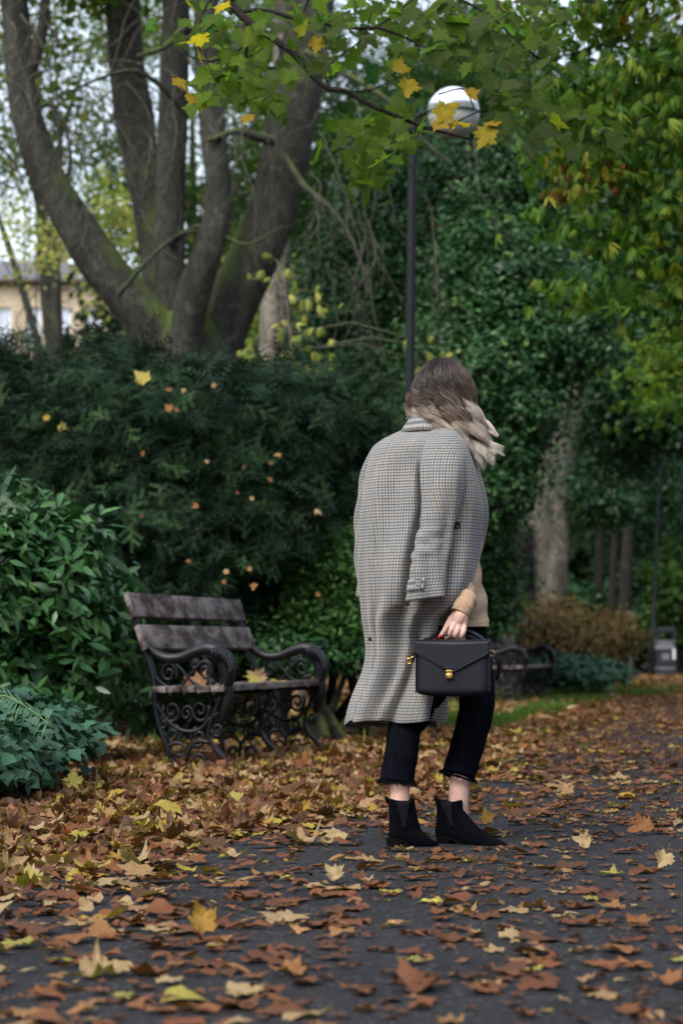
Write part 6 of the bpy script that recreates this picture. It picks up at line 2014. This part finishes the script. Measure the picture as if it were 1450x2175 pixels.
    # left sleeve, seen edge on at the far left
    SL2 = [(930, 838, 20, .03, .06), (950, 812, 22, .04, .075), (985, 792, 20, .045, .085), (1040, 777, 17, .045, .09), (1100, 768, 15, .042, .09), (1150, 766, 14, .040, .09), (1200, 767, 13, .038, .085), (1240, 770, 13, .036, .08), (1268, 771, 14, .036, .08)]
    C = cr(SL2, 60); rw = []; uv = []; acc = 0; prev = None
    for (py_, cx_, hw_, th_, dy_) in C:
        c0 = PX(cx_, py_, dy_)
        if prev is not None: acc += (c0 - prev).length
        prev = c0
        r_ = []; u_ = []
        for k in range(41):
            a = 2 * PI * k / 40; c, s = math.cos(a), math.sin(a)
            wr = .003 * math.sin(py_ * .07 + a * 2)
            p_ = PX(cx_ + (hw_ + wr / S0) * c, py_, dy_); p_.y += (th_ + wr) * s
            r_.append(p_); u_.append((a * .035, acc))
        rw.append(r_); uv.append(u_)
    g = Geo(); g.grid(rw, uv); g.f = [tuple(reversed(f_)) for f_ in g.f]
    q = g.build('sleeve', M['plaid'], None); q.parent = o
    q.data.materials.append(M['lining'])
    m = q.modifiers.new('thick', 'SOLIDIFY'); m.thickness = .0045; m.offset = -1; m.material_offset = 1; m.material_offset_rim = 0
    # patch pocket flap low on the right side
coat()

# ---- hair
def hair():
    t = NT('balayage_hair')
    uv = t.coord((1, 1, 1), 'UV')
    s = t.n('ShaderNodeSeparateXYZ', {0: uv})
    tt, rn = s.outputs[1], s.outputs[0]
    f = t.math('ADD', tt, t.math('MULTIPLY', t.math('SUBTRACT', rn, .5), .75))
    c = t.ramp(f, [(.05, (.022, .015, .013)), (.34, (.048, .033, .027)), (.50, (.14, .10, .076)), (.66, (.42, .335, .26)), (.88, (.80, .70, .60))])
    mh = t.done(t.bsdf(c, .42, .45))
    H = HEADC
    rs = np.random.default_rng(3)
    R_ = lambda a, b: rs.uniform(a, b)
    V = []; Fs = []; UVs = []
    def strand(pts, r, rnd, t0=0.0, t1=1.0):
        n_ = len(pts); base = len(V)
        P_ = np.array(pts)
        for i in range(n_):
            d = P_[min(i + 1, n_ - 1)] - P_[max(i - 1, 0)]
            d /= max(np.linalg.norm(d), 1e-6)
            a = np.cross(d, (0, 1, 0)); la = np.linalg.norm(a)
            a = a / la if la > 1e-3 else np.array((1., 0, 0))
            b = np.cross(d, a)
            rr_ = r * (1 - .75 * (i / (n_ - 1)) ** 3)
            for k in range(3):
                th = 2 * PI * k / 3
                V.append(tuple(P_[i] + (a * math.cos(th) + b * math.sin(th)) * rr_)); UVs.append((rnd, t0 + (t1 - t0) * i / (n_ - 1)))
        for i in range(n_ - 1):
            for k in range(3):
                k2 = (k + 1) % 3
                Fs.append((base + i * 3 + k, base + i * 3 + k2, base + (i + 1) * 3 + k2, base + (i + 1) * 3 + k))
    c0 = np.array(H) + np.array((0, 0, .012))
    NL = 110
    locks = []
    fdir = math.atan2(FACE.y, FACE.x)
    for L_ in range(NL):
        phi = 2 * PI * (L_ + R_(-.4, .4)) / NL
        layer = R_(0, 1)
        locks.append((phi, layer, R_(0, 6.28), R_(.8, 1.2), R_(0, 1)))
    for phi, layer, ph, amp, tone in locks:
        # azimuth away from the face; leave the face open
        df = abs((phi - fdir + PI) % (2 * PI) - PI)
        if df < .62: continue
        cphi, sphi = math.cos(phi), math.sin(phi)
        right = max(0, math.cos(phi + .15))              # towards photo right
        left = max(0, -cphi)
        # where the lock ends, below the head centre (m)
        zend = -.150 - .105 * right ** .8 + .070 * left + R_(-.025, .02)
        if sphi > .3: zend += .02
        windx = .050 * right * amp + .006
        flick = .05 * (right > .6) * (R_(0, 1) > .55)
        for k in range(62):
            rnd = min(max(tone * .34 + R_(0, .48) + .36 * right - .20, 0), 1)
            sp = R_(-1, 1) * .11
            lay = 1 + .10 * layer + R_(-.03, .06)
            p2 = phi + sp
            pts = []
            nseg = 34
            top_off = R_(.0, .45)
            TB = R_(.34, .46); TE = .46 + .12 * layer + R_(-.05, .06); ze_ = R_(-.018, .018)
            rx, ry, rz = .086 * lay, .096 * lay, .098 * lay
            for i in range(nseg + 1):
                t_ = i / nseg
                if t_ < TB:
                    th = top_off + (PI * TE - top_off) * (t_ / TB)
                    z = rz * math.cos(th); rad = math.sin(th)
                    x = rx * rad * math.cos(p2); y = ry * rad * math.sin(p2)
                    last = (x, y, z)
                else:
                    u = (t_ - TB) / (1 - TB)
                    zD = rz * math.cos(PI * TE)
                    z = zD + (zend + ze_ - zD) * u
                    grow = 1 + .14 * math.sin(u * PI * .5) - .10 * u * u
                    # locks gather
                    pc = phi + (p2 - phi) * (1 - .72 * u)
                    x = rx * math.sin(PI * TE) * math.cos(pc) * grow; y = ry * math.sin(PI * TE) * math.sin(pc) * grow
                    x += windx * u ** 2
                    if flick: x += flick * max(0, u - .45) ** 1.2 * 1.7; z += flick * max(0, u - .65) * 1.2
                wv_ = .023 * amp * min(1, max(0, (t_ - .04) / .6)) ** 1.3
                x += -math.sin(phi) * math.sin(t_ * 16 + ph) * wv_ + math.cos(phi) * (math.cos(t_ * 16 + ph) + .35) * wv_
                y += math.cos(phi) * math.sin(t_ * 16 + ph) * wv_ + math.sin(phi) * (math.cos(t_ * 16 + ph) + .35) * wv_
                x += .0022 * math.sin(t_ * 9 + k) ; z += .0015 * math.sin(t_ * 13 + k * 2)
                pts.append(c0 + np.array((x, y, z)))
            strand(pts, R_(.0005, .0010), rnd)
        # stray flyaways
        for k in range(3):
            p2 = phi + R_(-.3, .3); pts = []
            lay = R_(1.06, 1.24); end = zend + R_(-.03, .06)
            for i in range(15):
                t_ = i / 14
                if t_ < .5:
                    th = .2 + (PI * .55 - .2) * t_ / .5
                    x, y, z = .08 * lay * math.sin(th) * math.cos(p2), .094 * lay * math.sin(th) * math.sin(p2), .098 * (lay * .96) * math.cos(th)
                    last = (x, y, z)
                else:
                    u = (t_ - .5) / .5
                    x = last[0] + .016 * u * math.sin(u * 6 + k + ph) + (windx + .02) * u ** 1.5; y = last[1]; z = last[2] + (end - last[2]) * u
                pts.append(c0 + np.array((x, y, z)))
            strand(pts, .00045, R_(.4, 1))
    # locks lifted by the wind on the right
    for (ax, az, ex, ez, nn_, crl) in ((.083, .0, .178, -.170, 60, .012), (.086, -.03, .160, -.195, 70, .014), (.078, -.04, .186, -.150, 60, .012), (.075, -.04, .130, -.235, 70, .013), (.070, -.03, .112, -.262, 70, .012), (.088, .03, .150, -.150, 60, .015), (.06, -.06, .09, -.24, 60, .014)):
        ph = R_(0, 6)
        for k in range(nn_):
            a0, kk, k3 = R_(-1, 1), R_(0, 1), R_(-1, 1)
            pts = []
            for i in range(22):
                t_ = i / 21
                g_ = (1 - t_) * .018 + .009 * (.4 + .6 * t_)
                x = ax + (ex - ax) * t_ ** 1.9 + crl * math.sin(t_ * 9 + ph) * min(1, t_ * 2) + g_ * k3 * .7
                z = az + (ez - az) * t_ ** .85 + crl * math.cos(t_ * 9 + ph) * min(1, t_ * 2) + g_ * (kk - .5)
                pts.append(c0 + np.array((x, -.02 + g_ * a0 * 1.5, z)))
            strand(pts, R_(.0007, .0012), R_(.55, 1), .40, 1)
    me = bpy.data.meshes.new('hair')
    me.from_pydata(V, [], Fs)
    ul = me.uv_layers.new(name='UVMap')
    vi = np.empty(len(me.loops), np.int32); me.loops.foreach_get('vertex_index', vi)
    ul.data.foreach_set('uv', np.array(UVs, np.float32)[vi].ravel())
    me.shade_smooth(); me.materials.append(mh)
    o = bpy.data.objects.new('hair', me); link(o); wear(o)
    # scalp layer under the strands
    up = Vector((0, 0, 1)); g = Geo(); rows = []
    for i in range(20):
        th = .02 + (PI * .60) * i / 19
        row = []
        for k in range(49):
            a = fdir + .60 + (2 * PI - 1.2) * k / 48
            row.append(Vector(c0) + Vector((.074 * math.sin(th) * math.cos(a), .084 * math.sin(th) * math.sin(a), .088 * math.cos(th))))
        rows.append(row)
    for j in range(6):
        row = []
        for k in range(49):
            a = fdir + .60 + (2 * PI - 1.2) * k / 48
            row.append(Vector(c0) + Vector((.070 * math.cos(a), .079 * math.sin(a), -.03 - .018 * j)))
        rows.append(row)
    g.grid(rows, [[(.3, .02 + .012 * i) for k in range(49)] for i in range(26)])
    q = g.build('scalp_hair', mh, None); q.parent = o
    m = q.modifiers.new('thick', 'SOLIDIFY'); m.thickness = .004
hair()

# ================================================================== HANDBAG
def handbag():
    Yb = 7.62; SB = Yb / F
    c = at(962, 1420, Yb)
    root = empty('handbag', (c.x, c.y, c.z), label='black grained leather handbag with envelope flap and gold clasp held in her right hand', cat='handbag')
    root.rotation_euler = (0, 0, math.radians(-9))
    t = NT('black_grained_leather'); oc = t.coord()
    vo = t.n('ShaderNodeTexVoronoi', {'Vector': oc, 'Scale': 520}); n1 = t.noise(oc, 14, 4)
    em = t.n('ShaderNodeTexVoronoi', {'Vector': oc, 'Scale': 42}, feature='SMOOTH_F1').outputs[0]
    hb = t.math('ADD', vo.outputs[0], t.math('MULTIPLY', t.math('LESS_THAN', em, .26), .8))
    ml = t.done(t.bsdf(t.mix(.5, (.006, .0075, .012), t.ramp(n1, [(.3, (.7, .7, .7)), (.7, (1.4, 1.4, 1.5))]), 'MULTIPLY'), .40, .22, normal=t.bump(hb, .35, .0012)))
    medge = plain('glazed_black_edge', (.006, .007, .011), .3, .3, var=.1)
    gold = plain('gold_clasp', (.85, .55, .18), .22, .5, metal=1.0, var=.15, scale=200)
    W, H, D = 156 * SB, 112 * SB, .085
    def rr(x, z): pass
    # body: rounded box, slightly pinched at the top, sagging at the base
    g = Geo(); rows = []
    nz = 22
    for i in range(nz + 1):
        v = i / nz; z = -H / 2 + H * v
        e = min(v, 1 - v) * H
        rc = .020
        cor = 0 if e > rc else rc - math.sqrt(max(rc * rc - (rc - e) ** 2, 0))
        w = W / 2 - cor; dp = D / 2 * (1 - .28 * v) - cor * .8
        row = []
        for k in range(48):
            a = 2 * PI * k / 48
            cx, sy = sup(a, 7)
            sag = -.004 * (1 - (cx) ** 2) * (1 - v) 
            row.append((w * cx, dp * sy + .003 * math.sin(cx * 3) * (sy < 0), z + sag))
        rows.append(row)
    g.grid(rows, close=True); nn = len(g.v); g.f.append(tuple(range(47, -1, -1))); g.f.append(tuple(nn - 48 + k for k in range(48)))
    g.build('body', ml, root, auto=60)
    # side piping
    for sx in (-1, 1):
        for sy in (-1, 1):
            g = Geo()
            pts = []
            for i in range(19):
                v = .04 + .93 * i / 18
                pts.append((sx * (W / 2 - .002), sy * (D / 2 * (1 - .28 * v) - .006), -H / 2 + H * v))
            g.tube(pts, .0022, 6); g.build('piping', medge, root)
    # flap: over the top and down the front to a point
    g = Geo(); rows = []; front = D / 2 * .72 + .004
    def halfw(v):   # v metres below the top on the front
        return W / 2 + .001
    NX = 40
    for i in range(30):
        t_ = i / 29
        row = []
        for k in range(NX + 1):
            u = -1 + 2 * k / NX
            x = u * (W / 2 + .0015)
            au = abs(u)
            # length of the front drop as a function of x: V shape with short vertical sides
            drop = (24 + (66 - 24) * (1 - au) ** 1.0) * SB
            if au > .93: drop -= (au - .93) / .07 * 4 * SB
            if au < .06: drop = min(drop, (24 + 42 * .94) * SB)
            arc = t_
            if arc < .35:      # top, from the back edge to the front edge
                s_ = arc / .35
                y = (D / 2 * .70) * (1 - 2 * s_) ; z = H / 2 + .004 + .003 * math.sin(s_ * PI)
            else:
                s_ = (arc - .35) / .65
                zdrop = drop * s_
                y = -(front + (D / 2 * .28) * (zdrop / H) + .0025); z = H / 2 + .003 - zdrop
                if s_ < .05: y += .002
            row.append((x, y, z))
        rows.append(row)
    g.grid(rows)
    f = g.build('flap', ml, root)
    m = f.modifiers.new('thick', 'SOLIDIFY'); m.thickness = .003; m.offset = 0
    # glazed edge of the flap
    g = Geo(); g.tube([(p[0], p[1] - .0005, p[2]) for p in rows[-1]], .0016, 6)
    e = g.build('flap_edge', medge, None); e.parent = f
    # clasp: upper plate, lower plate with raised scroll
    zc = H / 2 - 65 * SB; xc = -5 * SB; yc = -(front + D / 2 * .28 * .55 + .008)
    g = Geo(); g.box((xc, yc + .001, zc + .014), (.021, .006, .010), bev=.001); g.build('clasp_tab', medge, root)
    g = Geo(); g.box((xc, yc, zc + .0055), (.0215, .007, .008), bev=.0012); g.box((xc, yc, zc + .0000), (.015, .006, .005), bev=.001); g.box((xc, yc, zc - .0095), (.0225, .0075, .0165), bev=.0015)
    cl = g.build('clasp', gold, root, auto=40)
    g = Geo()
    sc = []
    for i in range(25):
        a = i / 24 * 2 * PI * 1.25
        sc.append((xc + .0055 * math.cos(a) * (1 - i / 40), yc - .0042, zc - .0095 + .0055 * math.sin(a) * (1 - i / 40)))
    g.tube(sc, .0008, 5); g.tube([(xc - .007, yc - .0042, zc - .003), (xc, yc - .0044, zc - .010), (xc + .007, yc - .0042, zc - .003)], .0009, 5)
    e = g.build('clasp_relief', gold, None); e.parent = cl
    # top handle
    inv = (Matrix.Translation(c) @ Matrix.Rotation(math.radians(-9), 4, 'Z')).inverted()
    def loc(px_, py_, dy): return inv @ at(px_, py_, Y0 + dy)
    def belt(name, pts, w, th, mat=medge, n=30):
        S = cr([tuple(p) for p in pts], n)
        g = Geo(); rws = []
        for i in range(n):
            d = Vector(S[min(i + 1, n - 1)] - S[max(i - 1, 0)]).normalized()
            wv = Vector((.8, .6, .15)); wv = (wv - d * wv.dot(d)).normalized(); nv = d.cross(wv)
            cc = Vector(S[i])
            rws.append([cc + wv * w / 2 + nv * th / 2, cc + wv * w / 2 - nv * th / 2, cc - wv * w / 2 - nv * th / 2, cc - wv * w / 2 + nv * th / 2])
        g.grid(rws, close=True); nn = len(g.v); g.f.append((3, 2, 1, 0)); g.f.append((nn - 4, nn - 3, nn - 2, nn - 1))
        return g.build(name, mat, root, auto=40)
    hy = -.215
    belt('handle', [loc(898, 1364, -.27), loc(908, 1357, -.25), (loc(930, 1352, -.196)), loc(958, 1349, hy + .010), loc(980, 1349, hy + .010), loc(1000, 1352, -.225), loc(1016, 1362, -.265), loc(1024, 1365, -.27)], .013, .0055)
    # shoulder strap: doubled up through the hand
    belt('strap', [loc(872, 1404, -.30), loc(884, 1385, -.285), loc(905, 1362, -.25), loc(930, 1346, -.190), loc(960, 1340, -.192), loc(985, 1338, -.196), loc(1005, 1344, -.225), loc(1026, 1358, -.25), loc(1044, 1382, -.262), loc(1057, 1405, -.262), loc(1059, 1425, -.255), loc(1054, 1440, -.25), loc(1048, 1444, -.25)], .015, .003, medge, 60)
    for (px_, py_, dy, sx) in ((868, 1404, -.30, -1), (1045, 1388, -.275, 1)):
        g = Geo(); ctr = loc(px_, py_, dy)
        ring = [ctr + Vector((.0075 * math.cos(a), 0, .009 * math.sin(a))) for a in [2 * PI * k / 18 for k in range(19)]]
        g.tube(ring, .0015, 6, caps=False)
        ri = g.build('ring', gold, root)
        g = Geo(); g.tube([ctr + Vector((-sx * .004, 0, .008)), ctr + Vector((-sx * .010, 0, .012)), ctr + Vector((-sx * .016, 0, .014))], [.002, .003, .002], 6)
        e = g.build('hook', gold, None); e.parent = ri
    g = Geo(); a_, b_ = loc(866, 1408, -.30), loc(884, 1388, -.29)
    g.tube([a_, (a_ + b_) / 2, b_], [.0018, .0028, .0018], 6)
    g.build('buckle', gold, root)
handbag()
